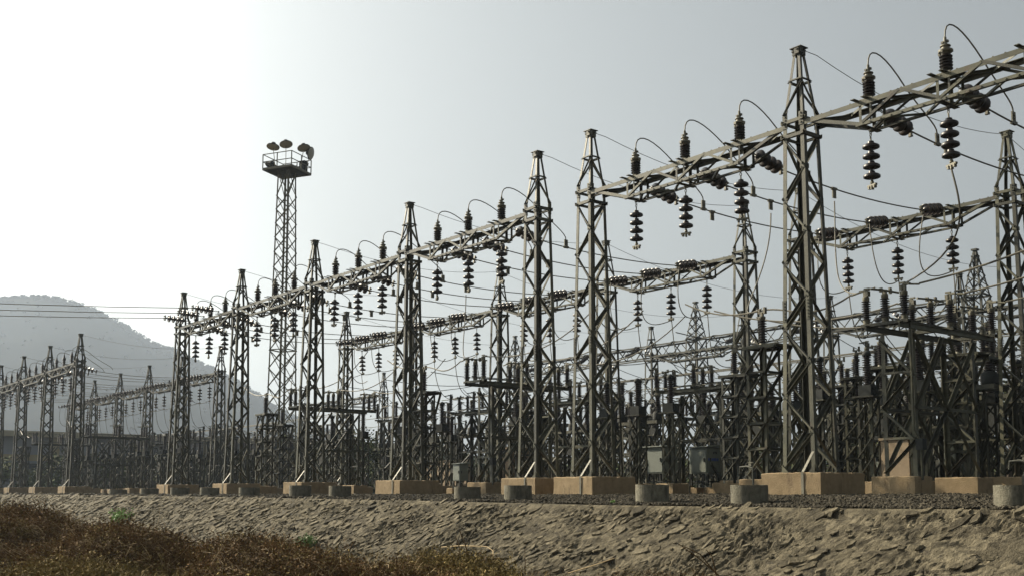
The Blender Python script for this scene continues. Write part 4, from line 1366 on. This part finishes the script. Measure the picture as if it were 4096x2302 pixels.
# ------------------------------------------------------------------ floodlight mast
def mast():
    X, Y = -34.0, 7.35
    H = 14.75
    t = empty('floodlight_mast', (X, Y, 0), math.radians(29.3))
    tag(t, 'tall slender lattice mast carrying a railed platform with round floodlights', 'floodlight mast')
    w0, w1 = .53, .30
    def hw(z): return w0 + (w1 - w0) * z / H
    for sx, sy in ((-1, -1), (1, -1), (1, 1), (-1, 1)):
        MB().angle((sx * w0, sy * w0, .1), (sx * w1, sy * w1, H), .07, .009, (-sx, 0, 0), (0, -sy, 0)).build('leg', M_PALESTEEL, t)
    zs = [.2]
    while zs[-1] < H - .6:
        zs.append(zs[-1] + 1.75 * hw(zs[-1]) + .05)
    zs[-1] = H
    for c0, c1, inn in FACES:
        for za, zb in zip(zs, zs[1:]):
            for a, c in ((c0, c1), (c1, c0)):
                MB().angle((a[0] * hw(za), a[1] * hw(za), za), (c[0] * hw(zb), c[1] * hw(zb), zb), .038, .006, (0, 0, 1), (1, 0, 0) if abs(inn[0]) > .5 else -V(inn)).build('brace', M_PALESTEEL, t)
        for zz in (zs[3], zs[7]):
            MB().angle((c0[0] * hw(zz), c0[1] * hw(zz), zz), (c1[0] * hw(zz), c1[1] * hw(zz), zz), .05, .007, (0, 0, 1), -V(inn)).build('brace', M_PALESTEEL, t)
    P = .78
    pl = MB()
    for i in range(15):
        if i in (6, 7): 
            pl.box((-P + .055 + i * .104, -.50, H + .03), (.08, .5, .02)).box((-P + .055 + i * .104, .36, H + .03), (.08, .8, .02))
        else:
            pl.box((-P + .055 + i * .104, 0, H + .03), (.092, 2 * P, .02))
    pl.build('platform', M_FARSTEEL, t)
    for s in (-1, 1):
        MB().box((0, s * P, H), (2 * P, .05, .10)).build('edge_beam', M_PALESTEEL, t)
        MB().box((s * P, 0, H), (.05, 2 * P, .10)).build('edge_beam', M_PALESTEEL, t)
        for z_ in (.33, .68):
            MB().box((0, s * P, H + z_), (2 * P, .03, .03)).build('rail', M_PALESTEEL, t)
            MB().box((s * P, 0, H + z_), (.03, 2 * P, .03)).build('rail', M_PALESTEEL, t)
        for x_ in (-P, 0, P):
            MB().box((x_, s * P, H + .34), (.035, .035, .68)).build('rail_post', M_PALESTEEL, t)
        MB().box((s * P, 0, H + .34), (.035, .035, .68)).build('rail_post', M_PALESTEEL, t)
    MB().box((.58, .45, H + .32), (.30, .25, .48)).build('junction_box', M_DARK, t)
    prof = [(.05, -.20), (.10, -.19), (.13, -.10), (.24, -.04), (.30, .0), (.30, .03)]
    lens = [(.28, .0), (.28, .045), (.18, .07), (.02, .08)]
    rt = V((math.cos(math.radians(52.3 - 29.3)), math.sin(math.radians(52.3 - 29.3)), 0))
    fw = V((-rt.y, rt.x, 0))
    # right, forward, height, aim right, aim forward, aim down
    lamps = [(-.60, -.30, 1.20, -.05, -.26, -.96), (.0, -.35, 1.30, .16, -.28, -.95), (.80, -.25, 1.16, .22, -.26, -.94), (1.06, .0, .98, .95, -.25, -.25),
             (-.80, .30, .50, -.45, .55, -.60), (-.15, .45, .36, -.1, .75, -.62), (.30, .50, .34, .15, .75, -.60), (.66, .40, .46, .5, .55, -.62)]
    for a, f_, z_, dr, df, dz in lamps:
        p = rt * a + fw * f_
        d = (rt * dr + fw * df + V((0, 0, dz))).normalized()
        Mx = d.to_track_quat('Z', 'Y').to_matrix()
        o = MB().lathe(prof, 18, (p.x, p.y, H + z_ - .1), Mx).build('floodlight', M_DARK, t, True)
        MB().lathe(lens, 18, (p.x, p.y, H + z_ - .1), Mx).build('lens', M_LENS, o, True)
        MB().tube([(p.x * .8, p.y * .8, H + .05), (p.x * .85, p.y * .85, H + .3), (p.x, p.y, H + z_ - .12)], .016, 5).build('bracket', M_PALESTEEL, o)
mast()
plinth(-34.0, 7.35, 1.5, 1.5, .30, 'low ochre base of the floodlight mast', None)

# ------------------------------------------------------------------ walls, building, fence
def fire_wall(x, y, w, d, h, lb, rz=0):
    b = MB().box((0, 0, h / 2 - .1), (w, d, h + .2))
    b.box((0, 0, h + .02), (w + .06, d + .06, .05))
    o = b.build('screen_wall', M_WALL, None, False, (x, y, 0))
    o.rotation_euler = (0, 0, rz)
    tag(o, lb, 'wall')
fire_wall(-1.88, 5.35, .62, .3, 1.12, 'tan plastered wall stub behind the big disconnector', 0)
fire_wall(-19.2, 9.4, .5, 1.3, 1.6, 'tan wall stub seen low beside the fourth tower')
fire_wall(-30.5, 13.5, 5.0, .3, 1.5, 'low tan boundary wall far behind the fifth tower')

def building():
    X = -82.0
    t = empty('control_building', (X, 8, 0))
    tag(t, 'long low cream control building with dark windows below the hill', 'building')
    L0, L1, H = -30.0, 34.0, 4.9
    D = 9.0
    MB().box((-D / 2, (L0 + L1) / 2, H / 2 - .2), (D, L1 - L0, H + .0)).build('wall', M_PALE, t)
    MB().box((-D / 2 + .15, (L0 + L1) / 2, H - .05), (D + 1.0, L1 - L0 + 1, .45)).build('roof', M_CREAM, t)
    MB().box((.06, (L0 + L1) / 2, 2.95), (.12, L1 - L0, .5)).build('band', M_YEL, t)
    y = L0 + 1.5
    i = 0
    while y < L1 - 1:
        if i % 3 == 2:
            MB().box((.15, y, H / 2 - .2), (.3, .55, H - .1)).build('column', M_YEL, t)
            y += 1.2
        else:
            f = MB().box((.03, y + .9, 1.75), (.10, 1.75, 1.45)).build('window', M_DARK, t)
            MB().box((.09, y + .45, 1.75), (.02, .76, 1.25)).build('pane', M_GLASS, f)
            MB().box((.09, y + 1.35, 1.75), (.02, .76, 1.25)).build('pane', M_GLASS, f)
            y += 2.6
        i += 1
building()

# ------------------------------------------------------------------ hills
def pw(cxy, az, dist):
    return
HILLX = [-60, -25, -14.6, -10, -4, 0, 80, 120, 190, 250, 300, 370, 425, 470, 530, 580, 640, 700, 750, 900, 1200, 1700, 2576, 4000]
HILLY = [900, 800, 752, 745, 739, 738, 733, 739, 757, 785, 815, 852, 868, 895, 920, 945, 985, 1030, 1050, 1110, 1160, 1190, 1200, 1215]
def hill():
    vs, fs = [], []
    na, nr = 420, 34
    R0, R1 = 420.0, 1000.0
    for i in range(na):
        px = -500 + (2576 + 900) * i / (na - 1)
        lat = (px - 1288) * 4096 / 2576 / 4312.7
        yy_ = np.interp(px, [-500, -200, -60, 0] + HILLX[6:], [800, 750, 739, 738] + HILLY[6:])
        ztop = (1240.6 - yy_) * 4096 / 2576 / 4312.7 * R1
        for j in range(nr):
            t = j / (nr - 1)
            r = R0 + (R1 - R0) * t * 1.18
            prof = smooth(min(1.0, t * 1.18)) if t * 1.18 <= 1 else 1 - (t * 1.18 - 1) * 2.0
            tt = min(t * 1.18, 1.0)
            prof = tt ** 1.25 if t * 1.18 <= 1 else 1 - (t * 1.18 - 1) * 2.5
            z = ztop * prof
            p = V((cam.location.x, cam.location.y, 0)) + HEAD * r + V((HEAD.y, -HEAD.x, 0)) * lat * r
            z += (2 + ztop * .05) * noise.fractal((p.x * .012, p.y * .012, 2.0), 0.9, 2.0, 4) * (0.0 + 1.0 * t) * (0.35 if tt > .97 else 1.0) * min(1, ztop / 40)
            vs.append((p.x, p.y, z - 1.0))
    for i in range(na - 1):
        for j in range(nr - 1):
            a = i * nr + j
            fs.append((a, a + nr, a + nr + 1, a + 1))
    me = bpy.data.meshes.new('hills')
    me.from_pydata(vs, [], fs)
    me.materials.append(M_HILL)
    me.shade_smooth()
    o = bpy.data.objects.new('hills', me)
    col.objects.link(o)
    o['kind'] = 'structure'
    # woods on the crest
    r = random.Random(3)
    pts, rots, scl = [], [], []
    for _ in range(2600):
        i = r.randrange(40, na - 10)
        j = int(min(nr - 2, 6 + (nr - 8) * r.random() ** .5)) if r.random() < .28 else r.choice((27, 28, 28, 29))
        x_, y_, z_ = vs[i * nr + j]
        x2, y2, z2 = vs[(i + 1) * nr + j]
        t = r.random()
        s = r.uniform(1.2, 3.4)
        pts.append((x_ + (x2 - x_) * t, y_ + (y2 - y_) * t, z_ + (z2 - z_) * t + s * .3))
        rots.append((0, 0, r.uniform(0, 6.28)))
        scl.append((s, s, s * r.uniform(.7, 1.3)))
    scatter('hillside_woods', pts, rots, scl, [clump(q, 46, .34, M_HILLWOOD) for q in range(3)], 'sparse scrub and trees over the distant hillside', 'woods')

def clump(seed, n, ls, m, squash=.8):
    r = random.Random(seed)
    vs, fs = [], []
    for i in range(n):
        while True:
            p = V((r.uniform(-1, 1), r.uniform(-1, 1), r.uniform(-1, 1)))
            if p.length < 1: break
        p *= .55 + .45 * r.random()
        p.z *= squash
        a = V((r.gauss(0, 1), r.gauss(0, 1), r.gauss(0, 1))).normalized()
        b = a.orthogonal().normalized()
        c = a.cross(b)
        o = len(vs)
        vs += [tuple(p + b * ls * r.uniform(.5, 1)), tuple(p + c * ls * r.uniform(.4, .9)), tuple(p - b * ls * r.uniform(.5, 1)), tuple(p - c * ls * r.uniform(.4, .9))]
        fs.append((o, o + 1, o + 2, o + 3))
    me = bpy.data.meshes.new('clump')
    me.from_pydata(vs, [], fs)
    me.materials.append(m)
    return me
hill()

# ------------------------------------------------------------------ trees behind the yard
def branch(b, p, d, L, r, depth, rr, tips):
    n = 4
    pts = [p]
    q = V(p); dd = V(d)
    for i in range(n):
        dd = (dd + V((rr.gauss(0, .13), rr.gauss(0, .13), rr.gauss(.02, .08)))).normalized()
        q = q + dd * L / n
        pts.append(V(q))
    b.tube(pts, [r * (1 - .55 * i / n) for i in range(n + 1)], 5 if r > .02 else 3)
    tips.append(V(q))
    if depth > 0:
        for _ in range(rr.choice((3, 3, 4))):
            t = rr.uniform(.35, 1.0)
            s = pts[min(n, int(t * n))]
            nd = (dd + V((rr.gauss(0, .6), rr.gauss(0, .6), rr.gauss(.15, .3)))).normalized()
            branch(b, s, nd, L * rr.uniform(.55, .78), r * .5, depth - 1, rr, tips)
def tree(seed, h, leafy):
    rr = random.Random(seed)
    t = empty('tree')
    b = MB()
    tips = []
    branch(b, V((0, 0, -.1)), V((0, 0, 1)), h * .42, h * .022, 4 if not leafy else 3, rr, tips)
    b.build('trunk', M_BARK, t, True)
    vs, fs = [], []
    for p in tips:
        if p.z < h * .25: continue
        k = 34 if leafy else 3
        rad = h * (.10 if leafy else .04)
        for _ in range(k):
            c = p + V((rr.gauss(0, rad), rr.gauss(0, rad), rr.gauss(0, rad * .7)))
            a = V((rr.gauss(0, 1), rr.gauss(0, 1), rr.gauss(0, 1))).normalized()
            u = a.orthogonal().normalized() * h * .016
            w = a.cross(u)
            o = len(vs)
            vs += [tuple(c + u), tuple(c + w * .7), tuple(c - u), tuple(c - w * .7)]
            fs.append((o, o + 1, o + 2, o + 3))
    me = bpy.data.meshes.new('crown')
    me.from_pydata(vs, [], fs)
    me.materials.append(M_TREE)
    inst('crown', me, t)['kind'] = 'stuff'
    return Proto(t)
tp = [tree(1, 5.5, False), tree(2, 6.0, False), tree(5, 5.5, True), tree(9, 5.0, True)]
TR = [(-11, 24, 0, 1.0), (-8.2, 21.5, 1, .9), (-14.5, 27, 0, 1.1), (-9.4, 26, 1, 1.05), (-18, 29, 2, .8), (-12.6, 22.4, 0, .85), (-6.5, 23.0, 1, 1.0), (-27, 24, 3, .8), (-33, 26, 2, .85), (-38, 24, 3, .9), (-36.5, 14.5, 3, .75),
      (-41, 16, 2, .9), (-44, 22, 3, 1.0), (-52, 26, 0, .9), (-58, 22, 1, 1.0), (-47, 13.5, 0, .95), (-66, 20, 1, 1.0), (-24, 27, 0, .9), (-21, 34, 2, 1.0), (-31, 36, 3, 1.0)]
for i, (x, y, k, s) in enumerate(TR):
    o = tp[k].place((x, y, 0), (0, 0, i * 1.7), ('bare thin-branched' if k < 2 else 'bushy dark green') + ' tree far behind the yard, %s from the right' % (ORD[i + 1] if i < 15 else ['sixteenth', 'seventeenth', 'eighteenth', 'nineteenth', 'twentieth'][i - 15]), 'tree', 'trees behind the yard')
    o.scale = (s, s, s)
# far treeline
r = random.Random(8)
pts, rots, scl = [], [], []
for _ in range(3600):
    lat = r.uniform(-.5, .62)
    dd = r.uniform(75, 150)
    p = V((cam.location.x, cam.location.y, 0)) + HEAD * dd + V((HEAD.y, -HEAD.x, 0)) * lat * dd
    if p.x < -78 and p.y < 48: continue
    s = r.uniform(.6, 1.6)
    pts.append((p.x, p.y, s * r.uniform(.2, 1.6)))
    rots.append((0, 0, r.uniform(0, 6.28)))
    scl.append((s * 1.3, s * 1.3, s))
scatter('far_treeline', pts, rots, scl, [clump(50 + q, 150, .13, M_TREE) for q in range(3)], 'low hazy treeline behind the whole switchyard', 'trees')

# ------------------------------------------------------------------ foreground scrub
def twigs(seed, n, L, m, w=.006, up=.5):
    r = random.Random(seed)
    b = MB()
    for i in range(n):
        p = V((r.gauss(0, .09), r.gauss(0, .09), r.uniform(-.05, .08)))
        d = V((r.gauss(0, 1), r.gauss(0, 1), abs(r.gauss(up, .5)))).normalized()
        q = p + d * L * r.uniform(.4, 1) * .5
        d2 = (d + V((r.gauss(0, .6), r.gauss(0, .6), r.gauss(-.2, .4)))).normalized()
        s = q + d2 * L * r.uniform(.3, .8) * .5
        b.tube([p, q, s], [w, w * .8, w * .4], 3)
    return b.mesh('twigs', m)
def leafy(seed, n, m, R=.12, ls=.016):
    r = random.Random(seed)
    vs, fs = [], []
    for i in range(n):
        p = V((r.gauss(0, R * .5), r.gauss(0, R * .5), abs(r.gauss(0, R * .6))))
        a = V((r.gauss(0, 1), r.gauss(0, 1), r.gauss(0, 1))).normalized()
        u = a.orthogonal().normalized() * ls * r.uniform(.6, 1.5)
        w = a.cross(u) * .5
        o = len(vs)
        vs += [tuple(p + u), tuple(p + w), tuple(p - u), tuple(p - w)]
        fs.append((o, o + 1, o + 2, o + 3))
    me = bpy.data.meshes.new('tuft')
    me.from_pydata(vs, [], fs)
    me.materials.append(m)
    return me
def bramble_w(x, y):
    s = 0
    for mx, my, rx, ry, h in MOUNDS[:6]:
        s = max(s, math.exp(-(((x - mx) / rx) ** 2 + ((y - my) / ry) ** 2)))
    return s
r = random.Random(21)
T1, T2 = ([], [], []), ([], [], [])
right = V((HEAD.y, -HEAD.x, 0))
n_ = 0
while n_ < 52000:
    n_ += 1
    dd = 4.8 + 26 * r.random() ** 1.6
    lat = r.uniform(-.52, .25)
    p = V((cam.location.x, cam.location.y, 0)) + HEAD * dd + right * lat * dd
    x, y = p.x, p.y
    if y > (-5.0 if -9 < x < -.6 else -5.35) + .45 * noise.noise((x * 1.1, 0, 0)) + .2 * noise.noise((x * 4, 0, 7)) or y < -20: continue
    zs_ = slope_z(x, y) if y > -6.9 else -9
    z = max(low_z(x, y), zs_)
    w = bramble_w(x, y) + .25 * noise.noise((x * .7, y * .7, 5))
    if y > -5.9 and r.random() < .25 + .75 * (y + 5.9) - (.35 if -4 < x < -.6 else 0): continue
    s = r.uniform(.6, 1.3)
    if w > .42 + .15 * r.random():
        T1[0].append((x, y, z)); T1[1].append((r.gauss(0, .3), r.gauss(0, .3), r.uniform(0, 6.28))); T1[2].append((s, s, s))
    else:
        T2[0].append((x, y, z)); T2[1].append((r.gauss(0, .2), r.gauss(0, .2), r.uniform(0, 6.28))); T2[2].append((s, s, s * 1.1))
for cx_, cy_, n2, rad in ((1.12, -4.93, 60, .22), (1.9, -4.88, 70, .28), (2.5, -4.95, 40, .25), (-3.4, -5.0, 60, .3), (-.4, -5.1, 50, .25), (3.3, -5.0, 30, .3)):
    for _ in range(n2):
        x, y = r.gauss(cx_, rad), r.gauss(cy_, .07)
        T1[0].append((x, y, slope_z(x, y) - .02)); T1[1].append((r.gauss(0, .4), r.gauss(0, .4), r.uniform(0, 6.28))); s = r.uniform(.3, .6); T1[2].append((s, s, s * .8))
scatter('dead_brambles', *T1, [twigs(i, 20, .20, M_TWIG, .004, .3) for i in range(2)] + [leafy(30 + i, 60, M_TWIG, .15, .015) for i in range(4)] + [twigs(60, 6, .34, M_STRAW, .003, .3), leafy(44, 50, M_OLIVE, .13, .013), leafy(45, 50, M_OLIVE, .12, .013), leafy(46, 50, M_OLIVE, .12, .012), twigs(61, 9, .3, M_STRAW, .0025, .5)], 'mounds of dead brown brambles at the foot of the bank', 'brambles')
scatter('dry_scrub', *T2, [leafy(i, 60, M_OLIVE, .13, .013) for i in range(3)] + [twigs(10 + i, 18, .22, M_OLIVE, .0035, .9) for i in range(2)] + [leafy(40, 46, M_TWIG, .12, .013)], 'short olive and straw-coloured dry scrub in front of the bank', 'scrub')
# straw stalks (countable, each its own)
def stalk(x, y, pts_, rad, m, lb, cat='dry stalk', name='dry_stalk'):
    z = max(low_z(x, y), slope_z(x, y) if y > -6.9 else -9)
    b = MB()
    for pp in pts_:
        b.tube([V(p) for p in pp], [rad, rad * .8] + [rad * .5] * (len(pp) - 2), 5)
    o = b.build(name, m, None, True, (x, y, z))
    tag(o, lb, cat, 'dry stalks at the foot of the bank')
def stalk_at(pts_, rad, m, lb):
    base = V(pts_[0][0])
    b = MB()
    for pp in pts_:
        b.tube([V(p) - base for p in pp], [rad, rad * .85] + [rad * .6] * (len(pp) - 2), 5)
    tag(b.build('dry_stalk', m, None, True, base), lb, 'dry stalk', 'dry stalks at the foot of the bank')
stalk_at([[(-2.24, -4.85, -.92), (-2.29, -4.92, -.67), (-2.34, -4.99, -.45)], [(-2.26, -4.88, -.80), (-2.38, -4.95, -.72), (-2.42, -4.99, -.56)]], .010, M_TWIG, 'reddish leaning dead stalk standing at the bottom before the bank')
stalk_at([[(-.80, -5.01, -1.0), (-.80, -5.01, -.82), (-.81, -5.01, -.665)]], .006, M_TWIG, 'single thin upright dead stalk at the bottom centre')
stalk_at([[(-3.19, -4.72, -.74), (-2.7, -4.70, -.70), (-2.10, -4.68, -.69), (-1.85, -4.75, -.74)], [(-1.85, -4.75, -.74), (-1.65, -4.9, -.84), (-1.42, -5.02, -.96)]], .008, M_STRAW, 'pale bent straw lying across the foot of the bank')
stalk_at([[(.02, -4.98, -.93), (.30, -4.83, -.83), (.55, -4.68, -.73)]], .009, M_STRAW, 'pale straw stem lying on the stones near the bottom centre')
stalk_at([[(2.36, -4.77, -.87), (2.19, -4.95, -.65), (2.05, -5.13, -.49)], [(2.30, -4.80, -.82), (2.22, -4.97, -.60), (2.12, -5.10, -.52)], [(2.3, -4.8, -.84), (2.28, -4.85, -.62), (2.24, -4.9, -.55)]], .008, M_TWIG, 'red-brown leaning stalk at the bottom right')
stalk_at([[(-8.9, -5.55, -1.15), (-8.93, -5.6, -.86), (-8.98, -5.62, -.70)], [(-8.9, -5.57, -.95), (-8.82, -5.6, -.80), (-8.70, -5.62, -.66)]], .011, M_STRAW, 'pale forked twig standing out of the brown brambles')
# green weeds
def weed(x, y, s, n, lb):
    z = yard_z(x, y) if y > EDGE_Y else max(low_z(x, y), slope_z(x, y))
    t = empty('green_weed', (x, y, z))
    b = MB()
    r = random.Random(int(x * 77))
    vs, fs = [], []
    for i in range(n):
        d = V((r.gauss(0, .5), r.gauss(0, .5), 1)).normalized()
        e = d * s * r.uniform(.5, 1)
        b.tube([V((0, 0, -.03)), e * .5 + V((0, 0, .02)), e], [.005, .004, .002], 3)
        for q in range(26):
            c = e * r.uniform(.3, 1.0) + V((r.gauss(0, .13 * s), r.gauss(0, .13 * s), r.gauss(0, .1 * s)))
            a = V((r.gauss(0, 1), r.gauss(0, 1), r.gauss(.6, 1))).normalized()
            u = a.orthogonal().normalized() * (.008 + .035 * s) * r.uniform(.7, 1.4)
            w = a.cross(u) * .6
            o = len(vs)
            vs += [tuple(c + u), tuple(c + w), tuple(c - u), tuple(c - w)]
            fs.append((o, o + 1, o + 2, o + 3))
    b.build('stem', M_LEAF, t)
    me = bpy.data.meshes.new('leaves'); me.from_pydata(vs, [], fs); me.materials.append(M_LEAF)
    inst('leaves', me, t)['kind'] = 'stuff'
    tag(t, lb, 'weed')
weed(-7.08, -5.0, .30, 26, 'bright green weed at the foot of the bank above a white rag')
weed(-18.2, -4.75, .5, 16, 'faint green weed patch on the bank foot far left')
weed(-.9, -3.35, .07, 12, 'tiny green weed in the gravel left of the second pit ring')
weed(-5.9, -5.4, .22, 12, 'low green weed in the scrub right of the brambles')
b = MB()
me = slab_mesh('white_rag', random.Random(4), .16, .12, .05, M_WHITE)
o = me.build('white_rag', M_WHITE, None, True, (-7.12, -5.10, max(low_z(-7.12, -5.10), slope_z(-7.12, -5.10)) + .04))
tag(o, 'small crumpled white rag below the green weed', 'rag')
# tap and standpipes behind the rings
def standpipe(x, y, lb, tap=True):
    t = empty('standpipe', (x, y, 0))
    MB().tube([(0, 0, -.1), (0, 0, .40)], .014, 7).tube([(0, 0, .40), (-.10, 0, .43), (-.22, 0, .42), (-.23, 0, .33)], .014, 7).build('pipe', M_FARSTEEL, t, True)
    MB().box((-.04, 0, .45), (.05, .03, .03)).box((-.04, 0, .48), (.09, .015, .012)).build('tap', M_CAP, t)
    tag(t, lb, 'standpipe')
standpipe(.72, -2.25, 'bent metal water standpipe rising behind a pit ring before the biggest plinth')
standpipe(4.35, -1.9, 'short metal standpipe behind the rightmost pit ring')

# ------------------------------------------------------------------ haze
hz = bpy.data.materials.new('thin_haze')
hz.use_nodes = True
nt = hz.node_tree
nt.nodes.remove(nt.nodes['Principled BSDF'])
pv = nt.nodes.new('ShaderNodeVolumePrincipled')
pv.inputs['Color'].default_value = (0.66, 0.78, 0.95, 1)
pv.inputs['Density'].default_value = 0.00032
pv.inputs['Anisotropy'].default_value = 0.35
nt.links.new(pv.outputs[0], nt.nodes['Material Output'].inputs['Volume'])
o = MB().box((-20, 0, 82), (3240, 3240, 170)).build('haze', hz)
tag(o, 'thin bright haze filling the air over yard and hills', 'haze', kind='stuff')
